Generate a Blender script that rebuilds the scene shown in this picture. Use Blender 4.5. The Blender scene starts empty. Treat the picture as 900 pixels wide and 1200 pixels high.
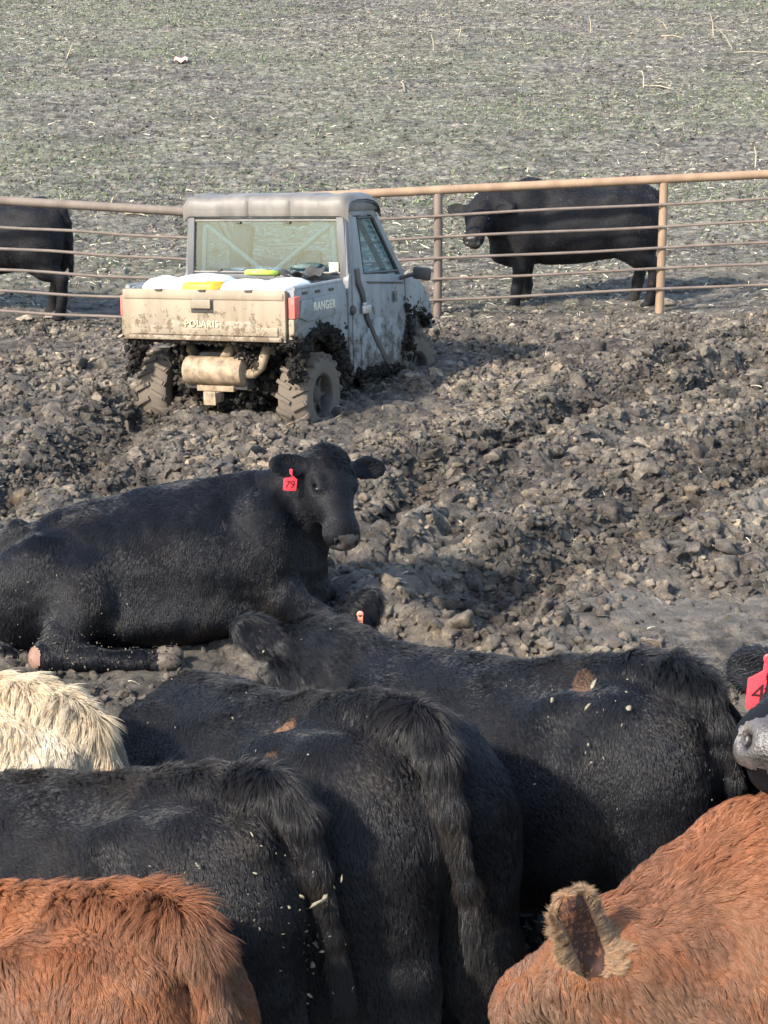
import bpy, math, random
import numpy as np
from mathutils import Vector, Matrix, Euler
RNG = np.random.default_rng(7)
random.seed(7)
SC = bpy.context.scene
COL = SC.collection
PI = math.pi
# ---------------------------------------------------------------- camera model (photo measured at 900x1200)
CAM_H = 3.75; FOC = 2300.0; PITCH = math.radians(15.9)
cp, sp = math.cos(PITCH), math.sin(PITCH)
def ray(px, py):
    a = (px-450)/FOC; b = (600-py)/FOC
    return np.array([a, cp+b*sp, -sp+b*cp])
def onz(px, py, z=0.0):
    r = ray(px, py); t = (z-CAM_H)/r[2]
    return np.array([0, 0, CAM_H])+r*t
def aty(px, py, Y):
    r = ray(px, py); t = Y/r[1]
    return np.array([0, 0, CAM_H])+r*t
cam_d = bpy.data.cameras.new('camera'); cam = bpy.data.objects.new('camera', cam_d); COL.objects.link(cam)
cam.location = (0, 0, CAM_H); cam.rotation_euler = (PI/2-PITCH, 0, 0)
cam_d.sensor_width = 36; cam_d.lens = FOC/1200*36; cam_d.clip_end = 3000; cam_d.clip_start = .05
SC.camera = cam
SC.render.resolution_x = 768; SC.render.resolution_y = 1024
SC.view_settings.view_transform = 'Standard'; SC.view_settings.look = 'None'; SC.view_settings.gamma = 1
SC.view_settings.exposure = EXPOSURE = 1.45
# ---------------------------------------------------------------- noise
def _hash(ix, iy, iz, seed):
    h = (ix.astype(np.int64)*374761393 + iy.astype(np.int64)*668265263 + iz.astype(np.int64)*2147483647 + seed*974711) & 0xffffffff
    h = ((h ^ (h >> 13))*1274126177) & 0xffffffff
    h = ((h ^ (h >> 16))*2246822519) & 0xffffffff
    h = h ^ (h >> 15)
    return (h & 0xffffff).astype(np.float32)/float(0xffffff)
def vnoise(x, y, z=None, seed=0):
    if z is None: z = np.zeros_like(x)
    ix, iy, iz = np.floor(x), np.floor(y), np.floor(z)
    fx, fy, fz = x-ix, y-iy, z-iz
    ix, iy, iz = ix.astype(np.int64), iy.astype(np.int64), iz.astype(np.int64)
    s = lambda t: t*t*(3-2*t)
    fx, fy, fz = s(fx), s(fy), s(fz)
    r = 0
    for dx in (0, 1):
        wx = fx if dx else 1-fx
        for dy in (0, 1):
            wy = fy if dy else 1-fy
            for dz in (0, 1):
                wz = fz if dz else 1-fz
                r = r+_hash(ix+dx, iy+dy, iz+dz, seed)*wx*wy*wz
    return r*2-1
def vnoise2(x, y, seed=0):
    ix, iy = np.floor(x), np.floor(y)
    fx, fy = x-ix, y-iy
    ix, iy = ix.astype(np.int64), iy.astype(np.int64); z = np.zeros_like(ix)
    s = lambda t: t*t*(3-2*t)
    fx, fy = s(fx), s(fy); r = 0
    for dx in (0, 1):
        wx = fx if dx else 1-fx
        for dy in (0, 1):
            wy = fy if dy else 1-fy
            r = r+_hash(ix+dx, iy+dy, z, seed)*wx*wy
    return r*2-1
def fbm2(x, y, octs=4, seed=0, g=.5):
    r = 0; a = 1; t = 0
    for o in range(octs):
        r = r+a*vnoise2(x*(1.37+0*o)*2**o*.73+o*13.1, y*2**o+o*7.7, seed+o*17); t += a; a *= g
    return r/t
def worley(x, y, seed=0, jit=.95):
    """F1, F2 and the nearest cell's random value"""
    ix, iy = np.floor(x).astype(np.int64), np.floor(y).astype(np.int64)
    f1 = np.full(x.shape, 9., np.float32); f2 = f1.copy(); idv = np.zeros_like(f1)
    z = np.zeros_like(ix)
    for dx in (-1, 0, 1):
        for dy in (-1, 0, 1):
            cx, cy = ix+dx, iy+dy
            px = cx+.5+jit*(_hash(cx, cy, z, seed+1)-.5); py = cy+.5+jit*(_hash(cx, cy, z, seed+2)-.5)
            d = np.sqrt((px-x)**2+(py-y)**2).astype(np.float32)
            v = _hash(cx, cy, z, seed+3)
            near = d < f1
            f2 = np.where(near, f1, np.minimum(f2, d)); idv = np.where(near, v, idv); f1 = np.where(near, d, f1)
    return f1, f2, idv
def sstep(a, b, x):
    t = np.clip((x-a)/(b-a), 0, 1); return t*t*(3-2*t)
# ---------------------------------------------------------------- mesh and object helpers
def tag(o, label=None, cat=None, group=None, kind=None):
    if label: o['label'] = label
    if cat: o['category'] = cat
    if group: o['group'] = group
    if kind: o['kind'] = kind
    return o
def empty(name, loc=(0, 0, 0), rot=(0, 0, 0), **k):
    o = bpy.data.objects.new(name, None); COL.objects.link(o); o.location = loc; o.rotation_euler = rot
    o.empty_display_size = .2
    return tag(o, **k)
def np_mesh(name, verts, faces, mat=None, parent=None, smooth=True, link=True):
    """verts (N,3); faces (M,3) or (M,4) arrays"""
    me = bpy.data.meshes.new(name)
    verts = np.ascontiguousarray(verts, np.float32); faces = np.ascontiguousarray(faces, np.int32)
    me.vertices.add(len(verts)); me.vertices.foreach_set('co', verts.ravel())
    m, k = faces.shape
    me.loops.add(m*k); me.loops.foreach_set('vertex_index', faces.ravel())
    me.polygons.add(m); me.polygons.foreach_set('loop_start', np.arange(m, dtype=np.int32)*k)
    if smooth: me.polygons.foreach_set('use_smooth', np.ones(m, bool))
    me.update(calc_edges=True); me.validate()
    if mat: me.materials.append(mat)
    o = bpy.data.objects.new(name, me)
    if link: COL.objects.link(o)
    if parent is not None: o.parent = parent
    return o
class MB:
    """collects shapes, then links them as one mesh object"""
    def __init__(s): s.v = []; s.f = []
    def add(s, vs, fs):
        n = len(s.v); s.v += [tuple(map(float, v)) for v in vs]; s.f += [tuple(i+n for i in f) for f in fs]; return s
    def box(s, c, d, rot=None, bev=0.0, taper=1.0):
        import bmesh
        bm = bmesh.new(); bmesh.ops.create_cube(bm, size=1)
        for v in bm.verts:
            k = taper if v.co.z > 0 else 1
            v.co = Vector((v.co.x*d[0]*k, v.co.y*d[1]*k, v.co.z*d[2]))
        if bev > 0: bmesh.ops.bevel(bm, geom=bm.edges[:]+bm.verts[:], offset=bev, segments=2, profile=.6, affect='EDGES')
        M = Matrix.Translation(c) @ (Euler(rot).to_matrix().to_4x4() if rot else Matrix())
        bm.verts.ensure_lookup_table(); bm.verts.index_update()
        s.add([M @ v.co for v in bm.verts], [[v.index for v in f.verts] for f in bm.faces]); bm.free(); return s
    def prism(s, poly, axis, a, b, bev=0.0):
        """extrude a 2-D outline along an axis from a to b; outline in the other two coordinates"""
        import bmesh
        bm = bmesh.new()
        def P(u, w, t):
            return {'y': (u, t, w), 'x': (t, u, w), 'z': (u, w, t)}[axis]
        lo = [bm.verts.new(P(u, w, a)) for u, w in poly]; hi = [bm.verts.new(P(u, w, b)) for u, w in poly]
        bm.faces.new(lo); bm.faces.new(hi[::-1]); n = len(poly)
        for i in range(n): bm.faces.new([lo[i], hi[i], hi[(i+1) % n], lo[(i+1) % n]])
        bmesh.ops.recalc_face_normals(bm, faces=bm.faces)
        if bev > 0: bmesh.ops.bevel(bm, geom=bm.edges[:], offset=bev, segments=2, profile=.6, affect='EDGES', clamp_overlap=True)
        bm.verts.ensure_lookup_table(); bm.verts.index_update()
        s.add([v.co for v in bm.verts], [[v.index for v in f.verts] for f in bm.faces]); bm.free(); return s
    def tube(s, pts, r, n=12, cap=True):
        pts = [Vector(p) for p in pts]; N = len(pts); rs = r if isinstance(r, (list, tuple)) else [r]*N
        rings = []; up = None
        for i, p in enumerate(pts):
            t = (pts[min(i+1, N-1)]-pts[max(i-1, 0)]).normalized()
            if up is None: up = Vector((0, 0, 1)) if abs(t.z) < .9 else Vector((1, 0, 0))
            a = t.cross(up).normalized(); b = a.cross(t).normalized(); up = b
            rings.append([p+(a*math.cos(2*PI*k/n)+b*math.sin(2*PI*k/n))*rs[i] for k in range(n)])
        vs = [v for R_ in rings for v in R_]; fs = []
        for i in range(N-1):
            for k in range(n):
                fs.append((i*n+k, i*n+(k+1) % n, (i+1)*n+(k+1) % n, (i+1)*n+k))
        if cap: fs.append(tuple(range(n))[::-1]); fs.append(tuple((N-1)*n+k for k in range(n)))
        return s.add(vs, fs)
    def lathe(s, prof, M, n=32):
        """prof = (radius, height along local z); M 4x4"""
        vs = []; fs = []; N = len(prof)
        for r, h in prof:
            for k in range(n): vs.append(M @ Vector((r*math.cos(2*PI*k/n), r*math.sin(2*PI*k/n), h)))
        for i in range(N-1):
            for k in range(n): fs.append((i*n+k, i*n+(k+1) % n, (i+1)*n+(k+1) % n, (i+1)*n+k))
        return s.add(vs, fs)
    def build(s, name, mat, parent=None, smooth=35):
        me = bpy.data.meshes.new(name); me.from_pydata(s.v, [], s.f); me.validate(); me.update()
        o = bpy.data.objects.new(name, me); COL.objects.link(o)
        if mat: me.materials.append(mat)
        if parent is not None: o.parent = parent
        if smooth:
            me.polygons.foreach_set('use_smooth', np.ones(len(me.polygons), bool))
            me.set_sharp_from_angle(angle=math.radians(smooth))
        return o
# ---------------------------------------------------------------- materials
def newmat(name):
    m = bpy.data.materials.new(name); m.use_nodes = True; nt = m.node_tree; nt.nodes.clear()
    out = nt.nodes.new('ShaderNodeOutputMaterial'); b = nt.nodes.new('ShaderNodeBsdfPrincipled')
    nt.links.new(b.outputs[0], out.inputs[0]); return m, nt, b, out
def nd(nt, t, **k):
    n = nt.nodes.new(t)
    for a, v in k.items():
        if a.startswith('i_'):
            key = a[2:]
            n.inputs[int(key) if key.isdigit() else key.replace('_', ' ')].default_value = v
        else: setattr(n, a, v)
    return n
def ramp(nt, fac, stops, interp='LINEAR'):
    r = nt.nodes.new('ShaderNodeValToRGB'); r.color_ramp.interpolation = interp
    while len(r.color_ramp.elements) < len(stops): r.color_ramp.elements.new(.5)
    for e, (p, c) in zip(r.color_ramp.elements, stops):
        e.position = p; e.color = (*c, 1) if len(c) == 3 else c
    nt.links.new(fac, r.inputs[0]); return r.outputs[0]
def noise_tex(nt, scale, detail=4, rough=.55, coord='Object', vec=None, dist=0, stretch=None):
    n = nd(nt, 'ShaderNodeTexNoise'); n.inputs['Scale'].default_value = scale; n.inputs['Detail'].default_value = detail
    n.inputs['Roughness'].default_value = rough; n.inputs['Distortion'].default_value = dist
    if vec is None:
        tc = nd(nt, 'ShaderNodeTexCoord'); vec = tc.outputs[coord]
    if stretch:
        mp = nd(nt, 'ShaderNodeMapping'); mp.inputs['Scale'].default_value = stretch; nt.links.new(vec, mp.inputs[0]); vec = mp.outputs[0]
    nt.links.new(vec, n.inputs['Vector']); return n.outputs[0]
def mix(nt, fac, a, b, blend='MIX'):
    m = nd(nt, 'ShaderNodeMix', data_type='RGBA', blend_type=blend)
    if isinstance(fac, (int, float)): m.inputs[0].default_value = fac
    else: nt.links.new(fac, m.inputs[0])
    for s_, i in ((a, 6), (b, 7)):
        if isinstance(s_, tuple): m.inputs[i].default_value = (*s_, 1) if len(s_) == 3 else s_
        else: nt.links.new(s_, m.inputs[i])
    return m.outputs[2]
def mathn(nt, op, a, b=0.0, clamp=False):
    m = nd(nt, 'ShaderNodeMath', operation=op, use_clamp=clamp)
    for s_, i in ((a, 0), (b, 1)):
        if isinstance(s_, (int, float)): m.inputs[i].default_value = s_
        else: nt.links.new(s_, m.inputs[i])
    return m.outputs[0]
def bump(nt, b, h, strength=.3, dist=.01):
    n = nd(nt, 'ShaderNodeBump'); n.inputs['Strength'].default_value = strength; n.inputs['Distance'].default_value = dist
    nt.links.new(h, n.inputs['Height']); nt.links.new(n.outputs[0], b.inputs['Normal'])
def simple(name, col, rough=.6, metal=0, spec=.4, var=.0, vscale=20, bmp=0, bscale=80):
    m, nt, b, out = newmat(name)
    b.inputs['Roughness'].default_value = rough; b.inputs['Metallic'].default_value = metal
    b.inputs['Specular IOR Level'].default_value = spec
    if var > 0:
        n = noise_tex(nt, vscale, 5)
        c = ramp(nt, n, [(.3, tuple(x*(1-var) for x in col)), (.7, tuple(min(1, x*(1+var)) for x in col))])
        nt.links.new(c, b.inputs['Base Color'])
    else: b.inputs['Base Color'].default_value = (*col, 1)
    if bmp: bump(nt, b, noise_tex(nt, bscale, 4), bmp, .005)
    return m
# ---------------------------------------------------------------- light
SUN_EL = math.radians(36); SUN_A = math.radians(50)     # height; angle off the camera's back, towards the left
sun_dir = Vector((-math.sin(SUN_A)*math.cos(SUN_EL), -math.cos(SUN_A)*math.cos(SUN_EL), math.sin(SUN_EL)))
sd = bpy.data.lights.new('sun', 'SUN'); so = bpy.data.objects.new('sun', sd); COL.objects.link(so)
sd.energy = 3.1; sd.angle = math.radians(3.5); sd.color = (1, .91, .78)
so.rotation_euler = sun_dir.to_track_quat('Z', 'Y').to_euler(); so.location = (-6, -4, 10)
W = bpy.data.worlds.new('World'); SC.world = W; W.use_nodes = True
wn = W.node_tree; bg = wn.nodes['Background']
sky = wn.nodes.new('ShaderNodeTexSky'); sky.sky_type = 'NISHITA'; sky.sun_disc = False
sky.sun_elevation = SUN_EL; sky.sun_rotation = math.atan2(sun_dir.x, sun_dir.y)
sky.dust_density = 1.2; sky.air_density = 1.1
wn.links.new(sky.outputs[0], bg.inputs[0]); bg.inputs[1].default_value = .15
SC.cycles.max_bounces = 6; SC.cycles.diffuse_bounces = 3; SC.cycles.glossy_bounces = 3; SC.cycles.transparent_max_bounces = 10
SC.cycles.use_denoising = True
SC.cycles_curves.shape = 'RIBBONS' if hasattr(SC, 'cycles_curves') else None
# ================================================================ ground
FENCE_Y = 20.7
def seg_dist(x, y, a, b):
    ax, ay = a; bx, by = b; dx, dy = bx-ax, by-ay; L = dx*dx+dy*dy
    t = np.clip(((x-ax)*dx+(y-ay)*dy)/L, 0, 1)
    return np.hypot(x-ax-t*dx, y-ay-t*dy), t
# wheel ruts as pixel polylines of the photo dropped on the ground
def gpt(px, py): g = onz(px, py); return (g[0], g[1])
RUTS = [([(395, 640), (520, 560), (640, 500), (760, 470), (900, 440)], .17, .16),
        ([(470, 560), (560, 520), (650, 488), (720, 462), (800, 425), (900, 402)], .13, .17),
        ([(560, 720), (700, 655), (800, 600), (880, 560), (960, 520)], .18, .20),
        ([(640, 640), (740, 585), (830, 535), (960, 480)], .12, .16),
        ([(300, 700), (200, 640), (120, 560), (150, 500)], .10, .22),
        ([(0, 600), (90, 540), (170, 480)], .10, .20)]
RUTS = [([gpt(*p) for p in pl], d*1.1, w*1.25) for pl, d, w in RUTS]
# smooth pale slabs squeezed up by tyre lugs: centre pixel, direction angle, half length, half width
SLABS = [(gpt(478, 632), math.radians(38), .27, .22), (gpt(878, 592), math.radians(48), .30, .24)]
def slab_mask(x, y):
    m = np.zeros_like(x); h = np.zeros_like(x)
    for (cx, cy), th, a, b in SLABS:
        u = (x-cx)*math.cos(th)+(y-cy)*math.sin(th); v = -(x-cx)*math.sin(th)+(y-cy)*math.cos(th); v = v+.03*vnoise2(x*6, y*6, 7); u = u+.05*vnoise2(x*5, y*5, 9)
        k = sstep(1.0, .75, np.abs(u)/a)*sstep(1.0, .85, np.abs(v)/b); f = (v/.15) % 1.0
        r = np.clip(f*1.35, 0, 1)*sstep(1.0, .80, f); h = np.maximum(h, k*r*.085); m = np.maximum(m, k*sstep(.15, .5, r))
    return m, h
def ground_base(x, y):
    """large forms: rises beyond the fence, ruts and their thrown-up banks"""
    hill = 0.5*(np.sqrt((y-25.5)**2+6)+(y-25.5))*.115
    hill = np.minimum(hill, 6.0+0.012*np.maximum(y-60, 0))
    z = hill + .05*fbm2(x*.5, y*.5, 3, 5)*sstep(3, 6, y)
    z = z - .13*np.exp(-(((x+1.95)/.45)**2+((y-16.1)/.5)**2)) - .05*np.exp(-(((x+.7)/.4)**2+((y-15.9)/.45)**2))
    z = z + .10*sstep(1.5, 4.5, x)*sstep(17, 21, y)*(1-sstep(24, 30, y))
    mud = sstep(7, 9, y)*(1-sstep(19.2, 21.5, y))
    wx = x+.18*vnoise2(x*1.3, y*1.3, 41)+.06*vnoise2(x*5, y*5, 43); wy = y+.18*vnoise2(x*1.3, y*1.3, 42)+.06*vnoise2(x*5, y*5, 44)
    for pl, dep, w in RUTS:
        d = np.full(x.shape, 99.)
        for a, b in zip(pl[:-1], pl[1:]):
            d = np.minimum(d, seg_dist(wx, wy, a, b)[0])
        k = .7+.5*vnoise2(x*.9, y*.9, 71)
        z = z + k*mud*(-dep*np.exp(-(d/w)**2) + dep*.75*np.exp(-((d-w*2.0)/(w*.85))**2))
    return z
def ground_fine(x, y):
    mud = sstep(3.5, 5.5, y)*(1-sstep(19.5, 23, y))
    rough = np.clip(.62+.75*fbm2(x*.55, y*.7, 3, 91), .12, 1.25)
    calm = np.exp(-(((x-1.1)/1.5)**2+((y-11.05)/.55)**2))          # trodden wet patch right of the lying cow
    calm = np.maximum(calm, .8*np.exp(-(((x+2.5)/2.6)**2+((y-19.2)/.9)**2)))
    rough = rough*(1-.72*calm)
    sm, sh = slab_mask(x, y); rough = rough*(1-.85*sm)
    qx = x+.05*vnoise2(x*9, y*9, 11); qy = y+.05*vnoise2(x*9, y*9, 12)
    f1, f2, i1 = worley(qx*4.6, qy*4.6, 3)
    a = (1-f1**1.3)*.5 + i1*.8 - .45 - .5*np.exp(-((f2-f1)/.11)**2)
    g1, g2, i2 = worley(qx*11+3, qy*11, 8)
    b = (1-g1)*.5+i2*.6-.4-.4*np.exp(-((g2-g1)/.13)**2)
    h1, h2, i3 = worley(qx*34+3, qy*34, 18)
    c = (1-h1)*.6+i3*.5-.4
    zz = sh*mud+mud*rough*(.075*a+.040*b+.014*c + .05*fbm2(x*3, y*3, 3, 33))
    # field beyond: small flat crumbs in level rows
    fld = sstep(19.5, 23, y)
    e1, e2, i4 = worley(x*5+.8*vnoise2(x*2, y*2, 5), y*5.5, 28)
    k1, k2, i5 = worley(x*13, y*13, 38)
    zz = zz + fld*(.040*(i4-.5-.5*np.exp(-((e2-e1)/.15)**2)) + .022*(i5-.4) + .035*fbm2(x*1.4, y*1.6, 4, 55, .6))
    return zz
def ground_z(x, y):
    x = np.atleast_1d(np.asarray(x, np.float64)); y = np.atleast_1d(np.asarray(y, np.float64))
    return ground_base(x, y)+ground_fine(x, y)
def wetness(x, y):
    """water stands in the wheel ruts: 1 in their bottoms"""
    wx = x+.18*vnoise2(x*1.3, y*1.3, 41); wy = y+.18*vnoise2(x*1.3, y*1.3, 42); m = np.zeros(x.shape)
    for pl, dep, w in RUTS:
        d = np.full(x.shape, 99.)
        for a, b in zip(pl[:-1], pl[1:]): d = np.minimum(d, seg_dist(wx, wy, a, b)[0])
        m = np.maximum(m, np.exp(-(d/(w*1.25))**2))
    n = sstep(-.05, .35, fbm2(x*.8, y*1.5, 3, 63)); return np.clip(np.maximum(m*.95, n*.55), 0, 1)
def put_wet(o, x, y):
    a = o.data.attributes.new('wet', 'FLOAT', 'POINT'); a.data.foreach_set('value', wetness(x, y).astype(np.float32).ravel())
def build_ground(q=1.0):
    ys = [-900, -300, -100, -40, -15, -6, -3, 0, 2, 3, 4]
    y = 4.0
    while y < 8.2: y += .03/q; ys.append(y)
    while y < 23.5: y += (.0095+.0010*(y-8))/q; ys.append(y)
    while y < 62: y += .045*(y/25)/q; ys.append(y)
    while y < 1500: y *= 1.06; ys.append(y)
    ys = np.array(ys); nc = int(1050*q)
    u = np.linspace(-1, 1, nc); u = u*(1-.0)  # even columns across the fan
    hw = np.where(ys < 62, 1.1+np.maximum(ys, 2)*.235, 1.1+62*.235+(ys-62)*1.6)
    hw = np.where(ys < 0, 1.6+np.abs(ys)*1.2, hw)
    # a wide apron on either side carries the sheet outwards
    ap = np.array([40, 12, 4, 1.6, .5])
    X = np.concatenate([-(hw[:, None]+ap[None, :]*np.maximum(1, ys[:, None]/40)), hw[:, None]*u[None, :], hw[:, None]+ap[None, ::-1]*np.maximum(1, ys[:, None]/40)], 1)
    Y = np.repeat(ys[:, None], X.shape[1], 1)
    Z = ground_base(X, Y)
    act = (Y > 3.2) & (Y < 64)
    Z[act] += ground_fine(X[act], Y[act])
    # break the vertical faces so clods lean and overhang a little
    jx = .014*vnoise2(X*23, Y*23, 61)*act*(Y < 24); jy = .014*vnoise2(X*23+9, Y*23, 62)*act*(Y < 24)
    V = np.stack([X+jx, Y+jy, Z], -1).reshape(-1, 3)
    nr, ncc = X.shape
    i = np.arange(nr-1)[:, None]*ncc+np.arange(ncc-1)[None, :]
    F = np.stack([i, i+1, i+ncc+1, i+ncc], -1).reshape(-1, 4)
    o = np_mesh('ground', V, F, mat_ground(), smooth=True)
    pm = np.zeros_like(X); pm[act] = slab_mask(X[act], Y[act])[0]
    calm = np.exp(-(((X-1.3)/1.6)**2+((Y-11.1)/.40)**2)); pm = np.maximum(pm, .45*calm)
    at_ = o.data.attributes.new('pale', 'FLOAT', 'POINT'); at_.data.foreach_set('value', pm.astype(np.float32).ravel())
    wv = np.zeros_like(X); wv[act] = wetness(X[act], Y[act])*(Y[act] < 20.5); a2 = o.data.attributes.new('wet', 'FLOAT', 'POINT'); a2.data.foreach_set('value', wv.astype(np.float32).ravel())
    return o
def soil_colour(nt, ob):
    n1 = noise_tex(nt, .9, 4, .6, vec=ob); n2 = noise_tex(nt, 6, 6, .68, vec=ob); n3 = noise_tex(nt, 45, 5, .7, vec=ob)
    c = ramp(nt, n2, [(.32, (.062, .056, .050)), (.45, (.150, .133, .114)), (.55, (.255, .224, .186)), (.65, (.38, .33, .264)), (.76, (.50, .43, .33))])
    c2 = ramp(nt, n3, [(.3, (.62, .62, .64)), (.7, (1.28, 1.26, 1.2))]); c = mix(nt, .8, c, c2, 'MULTIPLY')
    big = ramp(nt, n1, [(.36, (.52, .52, .54)), (.60, (1.15, 1.12, 1.08))])
    c = mix(nt, .7, c, big, 'MULTIPLY')
    wa = nd(nt, 'ShaderNodeAttribute', attribute_name='wet'); c = mix(nt, mathn(nt, 'MULTIPLY', wa.outputs['Fac'], .72), c, mix(nt, 1.0, c, (.34, .33, .33), 'MULTIPLY'))
    # soil colour turns darker towards the camera, where the herd stands
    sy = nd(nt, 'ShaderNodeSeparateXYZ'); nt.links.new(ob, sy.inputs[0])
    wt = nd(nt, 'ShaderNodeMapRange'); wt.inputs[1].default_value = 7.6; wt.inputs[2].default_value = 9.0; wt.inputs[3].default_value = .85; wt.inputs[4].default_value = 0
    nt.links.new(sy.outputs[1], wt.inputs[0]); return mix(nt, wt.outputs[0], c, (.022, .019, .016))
def mat_ground():
    m, nt, b, out = newmat('churned_soil')
    tc = nd(nt, 'ShaderNodeTexCoord'); ob = tc.outputs['Object']
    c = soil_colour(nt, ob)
    pa = nd(nt, 'ShaderNodeAttribute', attribute_name='pale'); c = mix(nt, mathn(nt, 'MULTIPLY', pa.outputs['Fac'], .75), c, (.34, .305, .26))
    # the field: greyer soil with a green film of seedlings and straw-coloured flecks
    sx = nd(nt, 'ShaderNodeSeparateXYZ'); nt.links.new(ob, sx.inputs[0])
    fld = nd(nt, 'ShaderNodeMapRange'); fld.inputs[1].default_value = 19.5; fld.inputs[2].default_value = 24; nt.links.new(sx.outputs[1], fld.inputs[0])
    f1 = noise_tex(nt, 9, 6, .7, vec=ob, stretch=(.55, 1, 1))
    fc = ramp(nt, f1, [(.36, (.072, .064, .056)), (.46, (.16, .143, .121)), (.56, (.28, .258, .214)), (.68, (.48, .445, .355))])
    st_ = ramp(nt, noise_tex(nt, 2.2, 5, .7, vec=ob, stretch=(.35, 1, 1)), [(.38, (.55, .55, .57)), (.56, (1.12, 1.12, 1.10))]); fc = mix(nt, .85, fc, st_, 'MULTIPLY')
    g1 = noise_tex(nt, .30, 5, .65, vec=ob, stretch=(.6, 1, 1)); gm = ramp(nt, g1, [(.47, (0, 0, 0)), (.60, (1, 1, 1))])
    g2 = noise_tex(nt, 16, 3, .6, vec=ob); gm2 = ramp(nt, g2, [(.45, (0, 0, 0)), (.6, (1, 1, 1))])
    gf = mathn(nt, 'MULTIPLY', gm, gm2); gf = mathn(nt, 'MULTIPLY', gf, .52)
    fc = mix(nt, gf, fc, (.17, .225, .10))
    c = mix(nt, fld.outputs[0], c, fc)
    nt.links.new(c, b.inputs['Base Color'])
    r = ramp(nt, noise_tex(nt, 2.2, 4, .6, vec=ob), [(.32, (.60, .60, .60)), (.55, (.9, .9, .9))]); nt.links.new(r, b.inputs['Roughness'])
    b.inputs['Specular IOR Level'].default_value = .35
    h = mathn(nt, 'ADD', noise_tex(nt, 60, 6, .75, vec=ob), mathn(nt, 'MULTIPLY', noise_tex(nt, 200, 3, .6, vec=ob), .4))
    bump(nt, b, h, 1.0, .05)
    return m
# ---------------------------------------------------------------- clods
def ico(sub):
    import bmesh
    bm = bmesh.new(); bmesh.ops.create_icosphere(bm, subdivisions=sub, radius=1)
    bm.verts.ensure_lookup_table(); v = np.array([v.co[:] for v in bm.verts]); f = np.array([[a.index for a in q.verts] for q in bm.faces]); bm.free()
    return v, f
def clod_shapes(n, sub, rng):
    v0, f0 = ico(sub); L = []
    for i in range(n):
        v = v0*(1+.28*vnoise(v0[:, 0:1]*1.6+i*9, v0[:, 1:2]*1.6, v0[:, 2:3]*1.6, i)+.12*vnoise(v0[:, 0:1]*4+i*9, v0[:, 1:2]*4, v0[:, 2:3]*4, i+50))
        for k in range(rng.integers(5, 11)):
            d = rng.normal(size=3); d /= np.linalg.norm(d); c = rng.uniform(.22, .72)
            e = np.maximum(0, v@d-c); v = v-np.outer(e, d)*.92
        v = v*(1+.10*vnoise(v0[:, 0:1]*7+i*5, v0[:, 1:2]*7, v0[:, 2:3]*7, i+90))+.03*rng.normal(size=v.shape)
        v = v*rng.uniform(.55, 1.35, 3); L.append(v)
    return L, f0
def scatter(name, shapes, f0, pos, size, rng, mat, parent=None, flat=1.0, smooth=True):
    ns = len(shapes); n = len(pos); nv = len(shapes[0])
    S = np.stack(shapes)[rng.integers(0, ns, n)]
    q = rng.normal(size=(n, 4)); q /= np.linalg.norm(q, axis=1)[:, None]
    w, x, y, z = q.T
    Rm = np.stack([1-2*(y*y+z*z), 2*(x*y-z*w), 2*(x*z+y*w), 2*(x*y+z*w), 1-2*(x*x+z*z), 2*(y*z-x*w), 2*(x*z-y*w), 2*(y*z+x*w), 1-2*(x*x+y*y)], -1).reshape(n, 3, 3)
    V = np.einsum('nij,nvj->nvi', Rm, S)*size[:, None, None]
    V[:, :, 2] *= flat
    V += pos[:, None, :]
    F = (f0[None]+(np.arange(n)*nv)[:, None, None]).reshape(-1, f0.shape[1])
    return np_mesh(name, V.reshape(-1, 3), F, mat, parent, smooth)
def mat_clod(name='clod', tone=1.0):
    m, nt, b, out = newmat(name)
    geo = nd(nt, 'ShaderNodeNewGeometry'); tc = nd(nt, 'ShaderNodeTexCoord'); ob = tc.outputs['Object']
    isl = geo.outputs['Random Per Island']
    k = ramp(nt, isl, [(0, (.62*tone, .62*tone, .63*tone)), (.5, (1.0*tone, .99*tone, .97*tone)), (.93, (1.35*tone, 1.30*tone, 1.2*tone)), (1, (1.8*tone, 1.6*tone, 1.3*tone))])
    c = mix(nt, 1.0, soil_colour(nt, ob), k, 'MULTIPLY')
    nt.links.new(c, b.inputs['Base Color']); b.inputs['Roughness'].default_value = .8; b.inputs['Specular IOR Level'].default_value = .3
    bump(nt, b, noise_tex(nt, 70, 6, .75, vec=ob), 1.0, .03)
    return m
def fan_points(n, y0, y1, rng, dens=None, m=.8):
    """random ground points in the camera's field, thinned by dens(x, y)"""
    out = []
    tot = 0
    while tot < n:
        y = np.sqrt(rng.uniform(y0*y0, y1*y1, n*2)); x = rng.uniform(-1, 1, n*2)*(y*.215+m)
        if dens is not None:
            k = rng.uniform(size=n*2) < dens(x, y); x, y = x[k], y[k]
        out.append(np.stack([x, y], 1)); tot += len(x)
    return np.concatenate(out)[:n]
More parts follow.
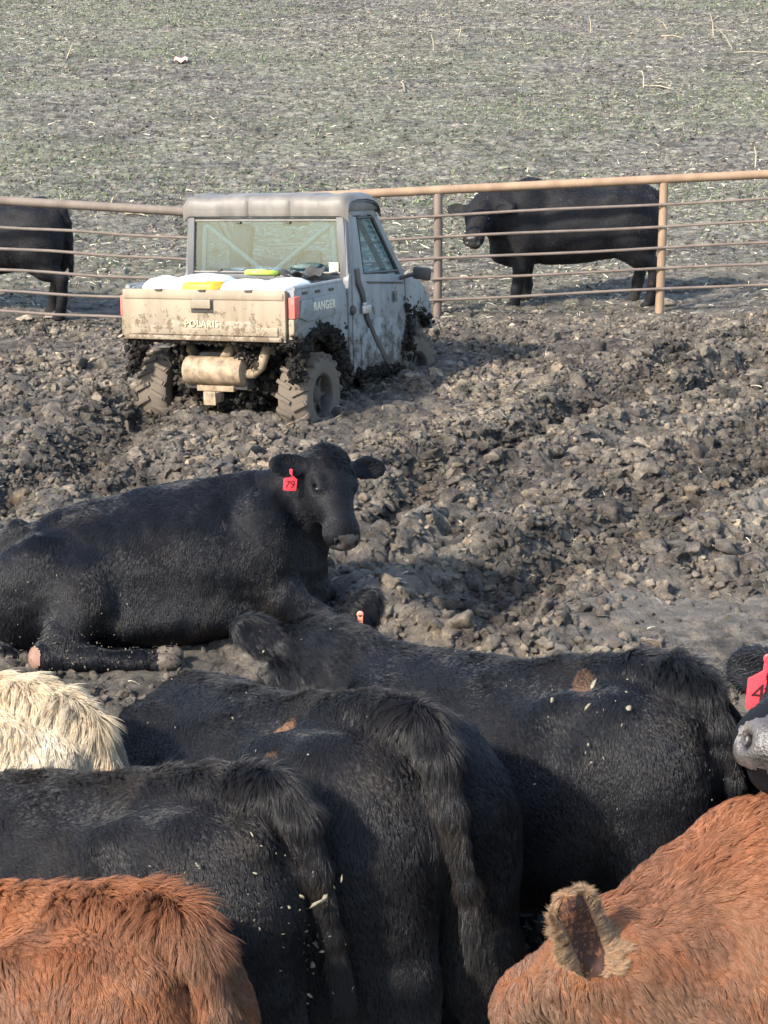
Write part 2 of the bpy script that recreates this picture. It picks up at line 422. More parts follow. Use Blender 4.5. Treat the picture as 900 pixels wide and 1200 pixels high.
def build_clods(q=1.0):
    rng = np.random.default_rng(3)
    S2, f2 = clod_shapes(14, 2, rng); S1, f1 = clod_shapes(14, 1, rng); S3, f3 = clod_shapes(10, 3, rng)
    def dn(x, y):
        rd = np.full(x.shape, 9.)
        for pl, d_, w_ in RUTS:
            for a, b in zip(pl[:-1], pl[1:]): rd = np.minimum(rd, seg_dist(x, y, a, b)[0])
        calm = np.exp(-(((x-1.1)/1.5)**2+((y-11.05)/.55)**2))
        calm = np.maximum(calm, .8*np.exp(-(((x+2.5)/2.6)**2+((y-19.2)/.9)**2)))
        return np.maximum(np.clip(.30+1.9*fbm2(x*.9, y*1.1, 3, 77), .02, 1)*(1-.85*calm), 1.0*np.exp(-(rd/.48)**2))
    m = mat_clod()
    p = fan_points(int(9500*q), 5.5, 19.8, rng, dn); s = np.clip(rng.lognormal(math.log(.047), .36, len(p)), .026, .115)
    z = ground_z(p[:, 0], p[:, 1]); P = np.column_stack([p, z-s*.05])
    a = scatter('large_mud_clods', S3, f3, P, s, rng, m, flat=.8, smooth=False); put_wet(a, np.repeat(P[:, 0], len(S3[0])), np.repeat(P[:, 1], len(S3[0]))); tag(a, 'large broken clods of dark churned mud lying across the lot', 'mud clods', kind='stuff')
    p = fan_points(int(34000*q), 5.5, 20.5, rng, dn); s = np.clip(rng.lognormal(math.log(.021), .36, len(p)), .010, .045)
    z = ground_z(p[:, 0], p[:, 1]); P = np.column_stack([p, z+s*.2])
    a = scatter('mud_clods', S2, f2, P, s, rng, m, flat=.85, smooth=False); put_wet(a, np.repeat(P[:, 0], len(S2[0])), np.repeat(P[:, 1], len(S2[0]))); tag(a, 'smaller crumbled mud clods strewn between the wheel ruts', 'mud clods', kind='stuff')
    p = fan_points(int(22000*q), 19.5, 50, rng); s = np.clip(rng.lognormal(math.log(.022), .4, len(p)), .012, .06)
    z = ground_z(p[:, 0], p[:, 1]); P = np.column_stack([p, z+s*.2])
    a = scatter('field_clods', S1, f1, P, s, rng, m, flat=.7); tag(a, 'small soil crumbs over the tilled field behind the fence', 'soil clods', kind='stuff')
# ---------------------------------------------------------------- crop residue and weeds
def strips(name, n, y0, y1, rng, mat, L0, L1, w0, lift, dens=None, curl=.5, up=.0):
    p = fan_points(n, y0, y1, rng, dens); n = len(p)
    z = ground_z(p[:, 0], p[:, 1])
    a = rng.uniform(0, 2*PI, n); L = rng.uniform(L0, L1, n)*rng.uniform(.5, 1, n); w = w0*rng.uniform(.5, 1.4, n)
    el = np.abs(rng.normal(0, .25, n))+up*rng.uniform(.3, 1, n)
    d = np.stack([np.cos(a)*np.cos(el), np.sin(a)*np.cos(el), np.sin(el)], 1); sd_ = np.stack([-np.sin(a), np.cos(a), rng.normal(0, .5, n)], 1)
    k = 5; V = np.zeros((n, k, 2, 3)); c = rng.normal(0, curl, n)
    base = np.column_stack([p, z+lift])
    for i in range(k):
        t = i/(k-1); off = d*(L*t)[:, None]+sd_*(c*L*t*t*.5)[:, None]+np.array([0, 0, 1])*(-.25*L*t*t)[:, None]
        ww = (w*(1-.7*t)/2)[:, None]
        V[:, i, 0] = base+off-sd_*ww; V[:, i, 1] = base+off+sd_*ww
    i = (np.arange(n)*k*2)[:, None]+np.arange(k-1)[None]*2
    F = np.stack([i, i+1, i+3, i+2], -1).reshape(-1, 4)
    return np_mesh(name, V.reshape(-1, 3), F, mat, smooth=True)
def mat_leaf(name, stops, rough=.7):
    m, nt, b, out = newmat(name); geo = nd(nt, 'ShaderNodeNewGeometry')
    c = ramp(nt, geo.outputs['Random Per Island'], stops); nt.links.new(c, b.inputs['Base Color']); b.inputs['Roughness'].default_value = rough
    b.inputs['Specular IOR Level'].default_value = .25
    return m
def build_residue(q=1.0):
    rng = np.random.default_rng(5)
    straw = mat_leaf('dry_straw', [(0, (.20, .17, .12)), (.6, (.38, .34, .25)), (1, (.60, .55, .42))])
    green = mat_leaf('seedling_green', [(0, (.07, .11, .05)), (.6, (.14, .19, .085)), (1, (.26, .30, .15))])
    o = strips('crop_residue', int(42000*q), 20.5, 52, rng, straw, .04, .17, .013, .012, lambda x, y: np.clip(.5+.9*fbm2(x*.4, y*.4, 3, 12), .1, 1)); tag(o, 'broken straw and stalk litter over the tilled field', 'crop residue', kind='stuff')
    o = strips('loose_straw', int(1300*q), 9, 20.5, rng, straw, .03, .14, .006, .02, curl=1.2); tag(o, 'loose straw bits lying on the churned mud', 'straw', kind='stuff')
    def gd(x, y): return np.clip(.12+2.2*fbm2(x*.30, y*.42, 3, 19), 0.04, 1)*(.35+.65*sstep(24, 28, y))
    o = strips('weed_seedlings', int(24000*q), 23, 52, rng, green, .03, .10, .018, .01, gd, up=.9); tag(o, 'thin green weed seedlings in patches on the tilled field', 'weeds', kind='stuff')
    # a few long pale stalks one can count
    st = simple('pale_stalk', (.36, .31, .215), .7, var=.25, vscale=12)
    stalks = [((690, 18), (692, 40), .03), ((505, 40), (508, 62), .02), ((832, 15), (836, 42), .02), ((838, 30), (858, 60), .03), ((848, 18), (830, 28), .02), ((770, 22), (782, 35), .01),
              ((860, 62), (900, 63), .01), ((752, 82), (754, 104), .02), ((754, 102), (790, 106), .01), ((775, 42), (800, 45), .01), ((125, 250), (133, 230), .06), ((140, 251), (175, 254), .01),
              ((85, 50), (78, 70), .02), ((884, 172), (885, 198), .03), ((540, 30), (538, 44), .02), ((470, 98), (474, 108), .01)]
    for i, (a, b, zz) in enumerate(stalks):
        def hit(px, py):
            lo, hi = 15., 90.
            r = ray(px, py)
            for _ in range(40):
                mid = (lo+hi)/2; p = np.array([0, 0, CAM_H])+r*(mid/r[1])
                if p[2] > ground_base(np.array([p[0]]), np.array([p[1]]))[0]: lo = mid
                else: hi = mid
            return np.array([0, 0, CAM_H])+r*(lo/r[1])
        A = hit(*a); B = hit(*b)
        if abs(a[1]-b[1]) > 10:     # standing piece: keep the lower end on the soil and lift the other
            lo_, hi_ = (A, a) if a[1] > b[1] else (B, b), (b if a[1] > b[1] else a)
            base = lo_[0]; top = aty(hi_[0], hi_[1], base[1]+.05); A, B = base, top
        g = lambda P: Vector((P[0], P[1], max(P[2], float(ground_z(P[0], P[1])[0])+.015)))
        A, B = g(A), g(B); mid = (A+B)/2+Vector((.02, 0, .03))
        mb = MB(); mb.tube([A, (A+mid)/2, mid, (B+mid)/2, B], [.012, .013, .011, .01, .006], 6)
        o = mb.build('dry_stalk', st); o['group'] = 'dry stalks lying in the field'; o['category'] = 'stalk'
        o['label'] = STALK_LABELS[i]
STALK_LABELS = ['short upright pale stalk near the top right of the field', 'small upright stalk near the top edge, right of centre', 'forked pale stalk standing at the top right corner area',
    'pale stalk leaning down to the right at the top right', 'short stalk crossing the forked stalk at top right', 'short pale stalk lying left of the forked stalk',
    'long level straw stalk touching the right edge near the top', 'thin upright stalk in mid field at right', 'level stalk at the foot of the thin upright stalk', 'short level stalk below the forked stalk, to its left',
    'bent pale stalk rising just above the left fence rails', 'level pale stalk lying between left fence and utility vehicle roof', 'short dark-edged stalk in the far upper left field',
    'upright pale stalk just above the fence at the right edge', 'tiny upright stalk right of the top centre', 'tiny stalk in mid field above the utility vehicle']
# ================================================================ signed-distance animals -> one continuous mesh each
def unit(v): v = np.asarray(v, float); return v/np.linalg.norm(v)
class SDF:
    def __init__(s): s.ops = []
    def ell(s, c, r, R=None, k=.05, sub=False, sym=False): s.ops.append(('e', (np.array(c, float), np.array(r, float), R), k, sub, sym)); return s
    def cap(s, a, b, r1, r2, k=.05, sub=False, sym=False, w=1.0, up=None):
        """tapered capsule; w squeezes its section sideways (along y)"""
        s.ops.append(('c', (np.array(a, float), np.array(b, float), r1, r2, w), k, sub, sym)); return s
    def chain(s, pts, rs, k=.05, sym=False, w=1.0):
        for i in range(len(pts)-1): s.cap(pts[i], pts[i+1], rs[i], rs[i+1], k if i == 0 else min(k, .03), sym=sym, w=w)
        return s
    def sub_frame(s, other, O, R, k=.06, hs=1.0): s.ops.append(('f', (other, np.array(O, float), R, hs), k, False, False)); return s
    def eval(s, P):
        P = P.astype(np.float32); d = np.full(len(P), 10., np.float32)
        for typ, a, k, sub, sym in s.ops:
            p = P
            if sym: p = P.copy(); p[:, 1] = np.abs(p[:, 1])
            if typ == 'e':
                c, r, R = a; q = p-c
                if R is not None: q = q@R
                k0 = np.sqrt(((q/r)**2).sum(1)); k1 = np.sqrt(((q/(r*r))**2).sum(1))+1e-9
                e = k0*(k0-1)/k1
            elif typ == 'c':
                A, B, r1, r2, w = a
                ba = B-A; sc = np.array([1, 1/w, 1]); q = (p-A)*sc; bb = ba*sc
                t = np.clip((q@bb)/(bb@bb), 0, 1)
                e = (np.linalg.norm(q-t[:, None]*bb, axis=1)-(r1+(r2-r1)*t))*min(1, w)
            else:
                o, O, R, hs = a; e = o.eval((p-O)@R/hs)*hs
            if sub:
                h = np.clip(.5-.5*(d+e)/k, 0, 1); d = d*(1-h)+(-e)*h+k*h*(1-h)
            else:
                h = np.clip(.5+.5*(e-d)/k, 0, 1); d = e*(1-h)+d*h-k*h*(1-h)
                d = np.where(np.isfinite(d), d, 10)
        return d
def surface_net(f, lo, hi, h):
    # first find the box that really holds the animal, head and all
    g0 = [np.arange(-1.5, 2.4, .07), np.arange(-1.2, 1.2, .07), np.arange(-.02, 2.3, .07)]
    G0 = np.stack(np.meshgrid(*g0, indexing='ij'), -1).reshape(-1, 3); k0 = f(G0) < .06; lo = G0[k0].min(0)-.09; hi = G0[k0].max(0)+.09
    lo = np.array(lo, float); n = (np.ceil((np.array(hi)-lo)/(4*h)).astype(int)+1)
    g = [lo[i]+np.arange(n[i])*4*h for i in range(3)]
    G = np.stack(np.meshgrid(*g, indexing='ij'), -1).reshape(-1, 3)
    C = f(G).reshape(n).astype(np.float32)
    # blocks whose corners are near the surface
    m = np.abs(C) < 4*h*2.1
    near = np.zeros(np.array(n)-1, bool)
    sgn = C < 0
    for dx in (0, 1):
        for dy in (0, 1):
            for dz in (0, 1): near |= m[dx:n[0]-1+dx, dy:n[1]-1+dy, dz:n[2]-1+dz]
    N = (np.array(n)-1)*4
    F = np.repeat(np.repeat(np.repeat(C[:-1, :-1, :-1], 4, 0), 4, 1), 4, 2)
    bi = np.argwhere(near)
    loc = np.stack(np.meshgrid(range(4), range(4), range(4), indexing='ij'), -1).reshape(-1, 3)
    idx = (bi[:, None, :]*4+loc[None]).reshape(-1, 3)
    val = np.empty(len(idx), np.float32)
    for i in range(0, len(idx), 400000): val[i:i+400000] = f(lo+idx[i:i+400000]*h)
    F[idx[:, 0], idx[:, 1], idx[:, 2]] = val
    S = F < 0
    nx, ny, nz = F.shape
    cnt = np.zeros((nx-1, ny-1, nz-1), np.int8)
    for dx in (0, 1):
        for dy in (0, 1):
            for dz in (0, 1): cnt += S[dx:nx-1+dx, dy:ny-1+dy, dz:nz-1+dz]
    act = (cnt > 0) & (cnt < 8); ai = np.argwhere(act)
    vid = np.full(act.shape, -1, np.int32); vid[act] = np.arange(len(ai))
    acc = np.zeros((len(ai), 3)); num = np.zeros(len(ai))
    cor = [(0, 0, 0), (1, 0, 0), (0, 1, 0), (1, 1, 0), (0, 0, 1), (1, 0, 1), (0, 1, 1), (1, 1, 1)]
    vals = [F[ai[:, 0]+c[0], ai[:, 1]+c[1], ai[:, 2]+c[2]] for c in cor]
    for a in range(8):
        for b in range(a+1, 8):
            if sum(abs(cor[a][i]-cor[b][i]) for i in range(3)) == 1:
                fa, fb = vals[a], vals[b]; x = (fa < 0) != (fb < 0)
                t = np.where(x, fa/np.where(x, fa-fb, 1), 0)
                p = np.array(cor[a])+t[:, None]*(np.array(cor[b])-np.array(cor[a])); acc += p*x[:, None]; num += x
    V = lo+(ai+acc/num[:, None])*h
    quads = []
    for ax in range(3):
        o1, o2 = [(1, 2), (2, 0), (0, 1)][ax]
        sl0 = [slice(None)]*3; sl1 = [slice(None)]*3; sl0[ax] = slice(0, -1); sl1[ax] = slice(1, None)
        ch = S[tuple(sl0)] != S[tuple(sl1)]; e = np.argwhere(ch)
        e = e[(e[:, o1] > 0) & (e[:, o2] > 0) & (e[:, o1] < F.shape[o1]-1) & (e[:, o2] < F.shape[o2]-1)]
        def at(d1, d2): q = e.copy(); q[:, o1] -= d1; q[:, o2] -= d2; return vid[q[:, 0], q[:, 1], q[:, 2]]
        q = np.stack([at(1, 1), at(0, 1), at(0, 0), at(1, 0)], 1)
        ins = S[e[:, 0], e[:, 1], e[:, 2]]; q[~ins] = q[~ins][:, ::-1]; quads.append(q)
    Q_ = np.concatenate(quads); Q_ = Q_[(Q_ >= 0).all(1)]
    return V, Q_
def basis(fwd, up):
    """columns: forward, left, up"""
    x = unit(fwd); u = np.array(up, float); y = unit(np.cross(u, x)); z = np.cross(x, y); return np.stack([x, y, z], 1)
def head_sdf(ear=None, es=1.0):
    """x from the poll to the muzzle, z out of the forehead; the muzzle ends near x = .50"""
    s = SDF()
    s.ell((.10, 0, -.10), (.155, .128, .122), k=.03)
    s.ell((.015, 0, -.045), (.085, .085, .060), k=.05)                       # poll
    s.cap((.06, 0, -.085), (.38, 0, -.085), .108, .078, k=.05, w=1.06)        # face
    s.cap((.07, 0, -.19), (.36, 0, -.150), .085, .045, k=.05, w=.8)          # jaw
    s.ell((.16, .085, -.155), (.09, .030, .075), k=.05, sym=True)             # cheek
    s.ell((.432, 0, -.100), (.078, .100, .072), k=.04)                       # muzzle
    s.ell((.412, 0, -.168), (.058, .058, .034), k=.02)                       # chin
    s.ell((.150, .098, -.030), (.055, .026, .026), k=.025, sym=True)          # brow
    s.ell((.182, .116, -.056), (.030, .020, .022), k=.010, sub=True, sym=True)
    s.ell((.494, .050, -.082), (.030, .018, .023), k=.008, sub=True, sym=True)  # nostril
    s.cap((.34, .088, -.146), (.50, .03, -.152), .009, .008, k=.008, sub=True, sym=True)   # mouth line
    ew = (ear or {}).get('ew', 1.0)
    if ear and 'es' in ear: es = ear['es']; ear = {k_: v_ for k_, v_ in ear.items() if k_ not in ('es', 'ew')}
    ear = ear or dict(L=((-.12, 1, .02), (.75, .1, -.45)), R=((-.12, -1, .02), (.75, -.1, -.45)))
    for side, (d, n) in ear.items():
        sg = 1 if side == 'L' else -1
        o = np.array([.045, sg*.098, -.055]); a = unit(d); n = np.array(n, float); n = unit(n-a*(n@a)); w = np.cross(n, a)
        R = np.stack([a, w, n], 1)
        s.cap(o-a*.02, o+a*.05, .034, .030, k=.03)
        s.ell(o+a*.135*es, (.108*es, .066*es*ew, .026), R, k=.025)
        s.ell(o+a*.140*es+n*.031, (.090*es, .048*es*ew, .026), R, k=.010, sub=True)
    return s
HEAD_EYE = [(.182, .100, -.056), (.182, -.100, -.056)]
def tail_pts(style):
    if style == 'arch':      # lifted a little, then falling between the buttocks
        return [(-.74, 0, 1.235), (-.86, 0, 1.225), (-.945, .02, 1.14), (-.965, .02, .98), (-.965, .0, .75), (-.95, .0, .52)], [.062, .056, .048, .036, .028, .022]
    return [(-.76, 0, 1.22), (-.87, 0, 1.17), (-.925, 0, 1.04), (-.935, 0, .85), (-.935, 0, .62), (-.93, 0, .48)], [.058, .048, .038, .030, .026, .022]
def cow_sdf(head_o, head_f, head_u, ear=None, tail='hang', legs=True, fat=1.0, tailp=None, stance=(0, 0, 0, 0), mid=None, deep=False, lank=False, hs=1.0):
    """standing beef cow: x forward, y left, z up, feet on z = 0, withers near z = 1.33"""
    s = SDF(); f = fat
    s.ell((.18, 0, .865), (.66, .330*f, .425), k=.08)
    s.ell((-.16, 0, .85 if lank else .81), (.64, .375*f, .36 if lank else .405), k=.10)
    s.ell((-.50, 0, .95), (.42, .300*f, .330), k=.12)
    s.chain([(.46, 0, 1.215), (.10, 0, 1.175), (-.30, 0, 1.185), (-.62, 0, 1.215), (-.78, 0, 1.185)], [.105, .10, .105, .10, .075], k=.10, w=1.3)
    s.ell((-.42, .215*f, 1.165), (.10, .065, .065), k=.08, sym=True)
    s.ell((-.24, .17, 1.285), (.17, .075, .050), k=.08, sub=True, sym=True); s.ell((-.61, .17, 1.262), (.12, .065, .05), k=.07, sub=True, sym=True)
    s.ell((-.27, .415*f, 1.03), (.11, .065, .12), k=.09, sub=True, sym=True)         # hook bones
    s.ell((-.80, .115, 1.085), (.085, .065, .085), k=.06, sym=True)           # pin bones
    s.ell((-.60, .170*f, .86), (.27, .175*f, .36), k=.08, sym=True)          # thigh
    s.ell((-.76, .140, .80), (.130, .125, .32), k=.06, sym=True)             # buttock
    if not lank: s.cap((-.45, 0, .56), (.40, 0, .56), .16, .15, k=.14, w=1.2)
    s.ell((.49, .175*f, .90), (.21, .155, .38), k=.09, sym=True)             # shoulder
    s.ell((.68, 0, .78), (.17, .19, .30), k=.12)                             # breast
    s.cap((.54, 0, .54), (.74, 0, .56), .15, .11, k=.10)                     # brisket
    if legs:
        fl, fr, hl, hr = stance
        for y, dx, hd in ((.17, fl, 0), (-.17, fr, 0)):
            s.chain([(.50, y, .72), (.50+dx*.5, y, .42), (.51+dx, y, .20), (.52+dx, y, .09)], [.13, .078, .056, .056], k=.07)
            s.ell((.545+dx, y, .035), (.078, .062, .055), k=.02)
        for y, dx in ((.17, hl), (-.17, hr)):
            s.chain([(-.60, y, .75), (-.66+dx*.4, y, .56), (-.80+dx*.8, y, .47), (-.77+dx, y, .25), (-.74+dx, y, .09)], [.17, .120, .070, .056, .056], k=.07)
            s.ell((-.715+dx, y, .035), (.078, .062, .055), k=.02)
    if deep:
        s.ell((-.05, 0, .66), (.62, .34, .34), k=.12); s.cap((-.70, .17, .85), (-.72, .17, .36), .19, .13, k=.10, sym=True)
    ho = np.array(head_o, float); R = basis(head_f, head_u)
    nk = ho+R@np.array([.07, 0, -.12])
    m1 = np.array(mid) if mid is not None else (np.array([.62, 0, 1.02])*.45+nk*.55)+np.array([0, 0, .02])
    s.cap((.52, 0, .95), m1, .33, .235, k=.12, w=.70)
    s.cap(m1, nk, .225, .145, k=.09, w=.78)
    s.cap((.45, 0, 1.20), ho+R@np.array([-.02, 0, -.10]), .085, .07, k=.12)
    s.sub_frame(head_sdf(ear), ho, R, k=.06, hs=hs)
    if tail:
        tp, tr = tailp or tail_pts(tail); s.chain(tp, tr, k=.035)
    return s
def lying_sdf(head_o, head_f, head_u, ear=None):
    """cow lying upright on its brisket, hind foot out on its right side (-y), forelegs folded"""
    s = SDF()
    s.ell((.08, 0, .42), (.62, .36, .41), k=.08)
    s.ell((-.22, .02, .38), (.60, .41, .36), k=.10)
    s.ell((-.20, -.02, .20), (.72, .43, .21), k=.10)
    s.chain([(.38, 0, .77), (.10, 0, .72), (-.30, 0, .665), (-.62, 0, .60), (-.80, 0, .50)], [.10, .09, .08, .08, .07], k=.10)
    s.ell((-.50, 0, .42), (.38, .30, .25), k=.12)
    s.ell((-.46, .17, .56), (.13, .09, .09), k=.11, sym=True)
    s.ell((-.86, .11, .45), (.085, .06, .085), k=.06, sym=True)
    s.ell((-.70, -.24, .33), (.30, .18, .31), k=.06)                         # near thigh
    s.ell((-.68, .24, .30), (.30, .18, .28), k=.06)
    s.ell((-.82, -.10, .25), (.22, .25, .22), k=.08)
    s.ell((-.54, -.34, .32), (.15, .12, .24), R=basis((1, 0, -.35), (.35, 0, 1)), k=.09)   # stifle
    s.chain([(-.48, -.40, .32), (-.60, -.50, .15), (-.66, -.54, .11)], [.12, .11, .085], k=.08)
    s.chain([(-.68, -.56, .09), (-.44, -.60, .095), (-.28, -.59, .075), (-.20, -.60, .080)], [.080, .056, .050, .056], k=.04)
    s.ell((-.10, -.615, .065), (.085, .040, .050), k=.015); s.ell((-.09, -.55, .085), (.085, .036, .045), k=.015)
    s.ell((.42, .17, .47), (.20, .17, .34), k=.06, sym=True)
    s.ell((.58, 0, .34), (.17, .18, .27), k=.10)
    s.cap((.52, 0, .14), (.68, 0, .20), .16, .11, k=.08)
    s.chain([(.52, -.24, .26), (.74, -.24, .12), (.60, -.27, .07)], [.11, .075, .06], k=.05)
    s.chain([(.52, .24, .26), (.76, .22, .12), (.62, .26, .07)], [.11, .075, .06], k=.05)
    ho = np.array(head_o, float); R = basis(head_f, head_u)
    nk = ho+R@np.array([.04, 0, -.15])
    m1 = np.array([.56, -.02, .62])*.5+nk*.5+np.array([.03, .0, -.01])
    s.cap((.44, 0, .54), m1, .25, .165, k=.08, w=.74)
    s.cap(m1, nk, .160, .120, k=.06, w=.8)
    s.cap((.60, 0, .30), m1+np.array([.07, 0, -.16]), .12, .07, k=.07, w=.55)         # dewlap
    s.cap((.36, 0, .76), ho+R@np.array([-.02, 0, -.10]), .08, .07, k=.10)
    s.sub_frame(head_sdf(ear), ho, R, k=.06)
    s.chain([(-.84, 0, .60), (-.96, -.02, .48), (-1.0, -.08, .25), (-.96, -.22, .06), (-.85, -.38, .04)], [.06, .045, .035, .03, .03], k=.04)
    return s
# ---------------------------------------------------------------- coats
def mat_coat(name, stops, tip, tipf=.5, rough=.45, spec=.5, scale=3.5, hair=True, mudc=None, muda=0.0, mudz=(.2, .8), streak=None, rnd=(.55, 1.5), mudt=.5):
    m, nt, b, out = newmat(name)
    tc = nd(nt, 'ShaderNodeTexCoord'); ob = tc.outputs['Object']
    n = noise_tex(nt, scale, 5, .62, vec=ob)
    c = ramp(nt, n, stops)
    if hair:
        hi = nd(nt, 'ShaderNodeHairInfo')
        rr = nd(nt, 'ShaderNodeMapRange'); rr.inputs[3].default_value = rnd[0]; rr.inputs[4].default_value = rnd[1]; nt.links.new(hi.outputs['Random'], rr.inputs[0])
        g = nd(nt, 'ShaderNodeCombineColor'); [nt.links.new(rr.outputs[0], g.inputs[i]) for i in range(3)]
        c = mix(nt, 1.0, c, g.outputs[0], 'MULTIPLY')
        k = mathn(nt, 'POWER', hi.outputs['Intercept'], 1.8); k = mathn(nt, 'MULTIPLY', k, tipf)
        c = mix(nt, k, c, tip)
    if muda > 0:
        mn = ramp(nt, noise_tex(nt, 3.2, 6, .7, vec=ob), [(mudt, (0, 0, 0)), (mudt+.16, (1, 1, 1))])
        sx = nd(nt, 'ShaderNodeSeparateXYZ'); nt.links.new(ob, sx.inputs[0])
        mr = nd(nt, 'ShaderNodeMapRange'); mr.inputs[1].default_value = mudz[0]; mr.inputs[2].default_value = mudz[1]; mr.inputs[3].default_value = 1; mr.inputs[4].default_value = .15
        nt.links.new(sx.outputs[2], mr.inputs[0])
        c = mix(nt, mathn(nt, 'MULTIPLY', mathn(nt, 'MULTIPLY', mn, mr.outputs[0]), muda), c, mudc)
    if streak:       # a scraped, mud-stained streak in the coat between two points (object coordinates)
        a_, e_, r_, col_ = streak
        wv = nd(nt, 'ShaderNodeTexNoise'); wv.inputs['Scale'].default_value = 14; nt.links.new(ob, wv.inputs['Vector'])
        for k_ in range(9):
            p_ = tuple(a_[i_]+(e_[i_]-a_[i_])*k_/8+.012*math.sin(k_*2.3+i_) for i_ in range(3))
            vd = nd(nt, 'ShaderNodeVectorMath', operation='DISTANCE'); nt.links.new(ob, vd.inputs[0]); vd.inputs[1].default_value = p_
            ds = mathn(nt, 'ADD', vd.outputs['Value'], mathn(nt, 'MULTIPLY', wv.outputs[0], .03))
            mk = nd(nt, 'ShaderNodeMapRange'); mk.inputs[1].default_value = r_+.015; mk.inputs[2].default_value = r_+.028; mk.inputs[3].default_value = .8; mk.inputs[4].default_value = 0; nt.links.new(ds, mk.inputs[0])
            c = mix(nt, mk.outputs[0], c, col_)
    nt.links.new(c, b.inputs['Base Color'])
    b.inputs['Roughness'].default_value = rough; b.inputs['Specular IOR Level'].default_value = spec
    if not hair: bump(nt, b, noise_tex(nt, 90, 4, .7, vec=ob), .35, .01)
    return m
def hair_system(name, V, T, nrm, n, dirf, lenf, mat, parent, rad=.0007, seg=4, rng=None, clump=.012, clumpf=.55, keep=None, densf=None, region=None):
    """n hairs over triangles T of V; dirf and lenf give the lie (combed vector incl. lift) and length at root points"""
    A, B, C = V[T[:, 0]], V[T[:, 1]], V[T[:, 2]]
    cr = np.cross(B-A, C-A); ar = np.linalg.norm(cr, axis=1)*.5; fn = cr/(2*ar[:, None]+1e-12); cen = (A+B+C)/3
    w = ar.copy()
    if densf is not None: w = w*densf(cen, fn)
    cum = np.cumsum(w); k = np.searchsorted(cum, rng.uniform(0, cum[-1], n)); k = np.minimum(k, len(T)-1)
    r1, r2 = rng.uniform(size=n), rng.uniform(size=n); f = r1+r2 > 1; r1[f], r2[f] = 1-r1[f], 1-r2[f]
    P = A[k]+(B[k]-A[k])*r1[:, None]+(C[k]-A[k])*r2[:, None]
    na, nb, ncn = nrm[T[k, 0]], nrm[T[k, 1]], nrm[T[k, 2]]
    N_ = na*(1-r1-r2)[:, None]+nb*r1[:, None]+ncn*r2[:, None]; N_ /= np.linalg.norm(N_, axis=1)[:, None]+1e-9
    L = lenf(P, N_)
    ok = L > .002; P, N_, L = P[ok], N_[ok], L[ok]; n = len(P)
    D, lift = dirf(P, N_)
    D = D-N_*(D*N_).sum(1)[:, None]; D /= np.linalg.norm(D, axis=1)[:, None]+1e-6
    # wander and clumping: hairs of one small cell lean the same way and share a tip
    cell = np.floor((P+.4*clump*np.stack([vnoise(P[:, 0]*40, P[:, 1]*40, P[:, 2]*40, s_) for s_ in (1, 2, 3)], 1))/clump).astype(np.int64)
    hv = np.stack([_hash(cell[:, 0], cell[:, 1], cell[:, 2], s_)-.5 for s_ in (11, 12, 13)], 1)
    wn_ = np.stack([vnoise(P[:, 0]*9, P[:, 1]*9, P[:, 2]*9, s_) for s_ in (21, 22, 23)], 1)
    D = D+hv*.75+wn_*.55+rng.normal(0, .10, (n, 3)); D = D-N_*(D*N_).sum(1)[:, None]*.8; D /= np.linalg.norm(D, axis=1)[:, None]+1e-6
    cc = (cell+.5)*clump
    L = L*rng.uniform(.65, 1.1, n)*(1+.5*(hv[:, 0]))
    off = (cc-P); off -= N_*(off*N_).sum(1)[:, None]
    pts = np.empty((n, seg+1, 3))
    for i in range(seg+1):
        t = i/seg
        pts[:, i] = P-N_*.001+(N_*(lift*(t-.45*t*t))[:, None]+D*((1-lift*.4)*(.25*t+.75*t**1.4))[:, None])*L[:, None]+off*(clumpf*t**1.5)+np.array([0, 0, -1])*(t*t*.12*L)[:, None]
    hc = bpy.data.hair_curves.new(name); hc.add_curves([seg+1]*n)
    hc.attributes['position'].data.foreach_set('vector', pts.astype(np.float32).ravel())
    ra = hc.attributes.get('radius') or hc.attributes.new('radius', 'FLOAT', 'POINT')
    rr = rad*np.array([1, .95, .8, .55, .2, .1][:seg] + [.12])[None, :]*rng.uniform(.7, 1.3, n)[:, None]
    ra.data.foreach_set('value', rr.astype(np.float32).ravel())
    hc.materials.append(mat)
    o = bpy.data.objects.new(name, hc); COL.objects.link(o); o.parent = parent
    return o
def vert_normals(V, F):
    n = np.cross(V[F[:, 1]]-V[F[:, 0]], V[F[:, 2]]-V[F[:, 0]]); N_ = np.zeros_like(V)
    for i in range(F.shape[1]): np.add.at(N_, F[:, i], n)
    return N_/(np.linalg.norm(N_, axis=1)[:, None]+1e-12)
def tri(F): return np.concatenate([F[:, [0, 1, 2]], F[:, [0, 2, 3]]])
def flow_standing(V_head_o=None):
    def f(P, N_):
        D = np.zeros_like(P)
        D[:, 0] = -1; D[:, 2] = -.55
        hind = sstep(-.45, -.75, P[:, 0]); D[:, 2] -= 1.6*hind; D[:, 0] *= (1-.75*hind)
        low = sstep(.75, .4, P[:, 2]); D[:, 2] -= 1.5*low; D[:, 0] *= (1-.6*low)
        return D, np.full(len(P), .42)
    return f
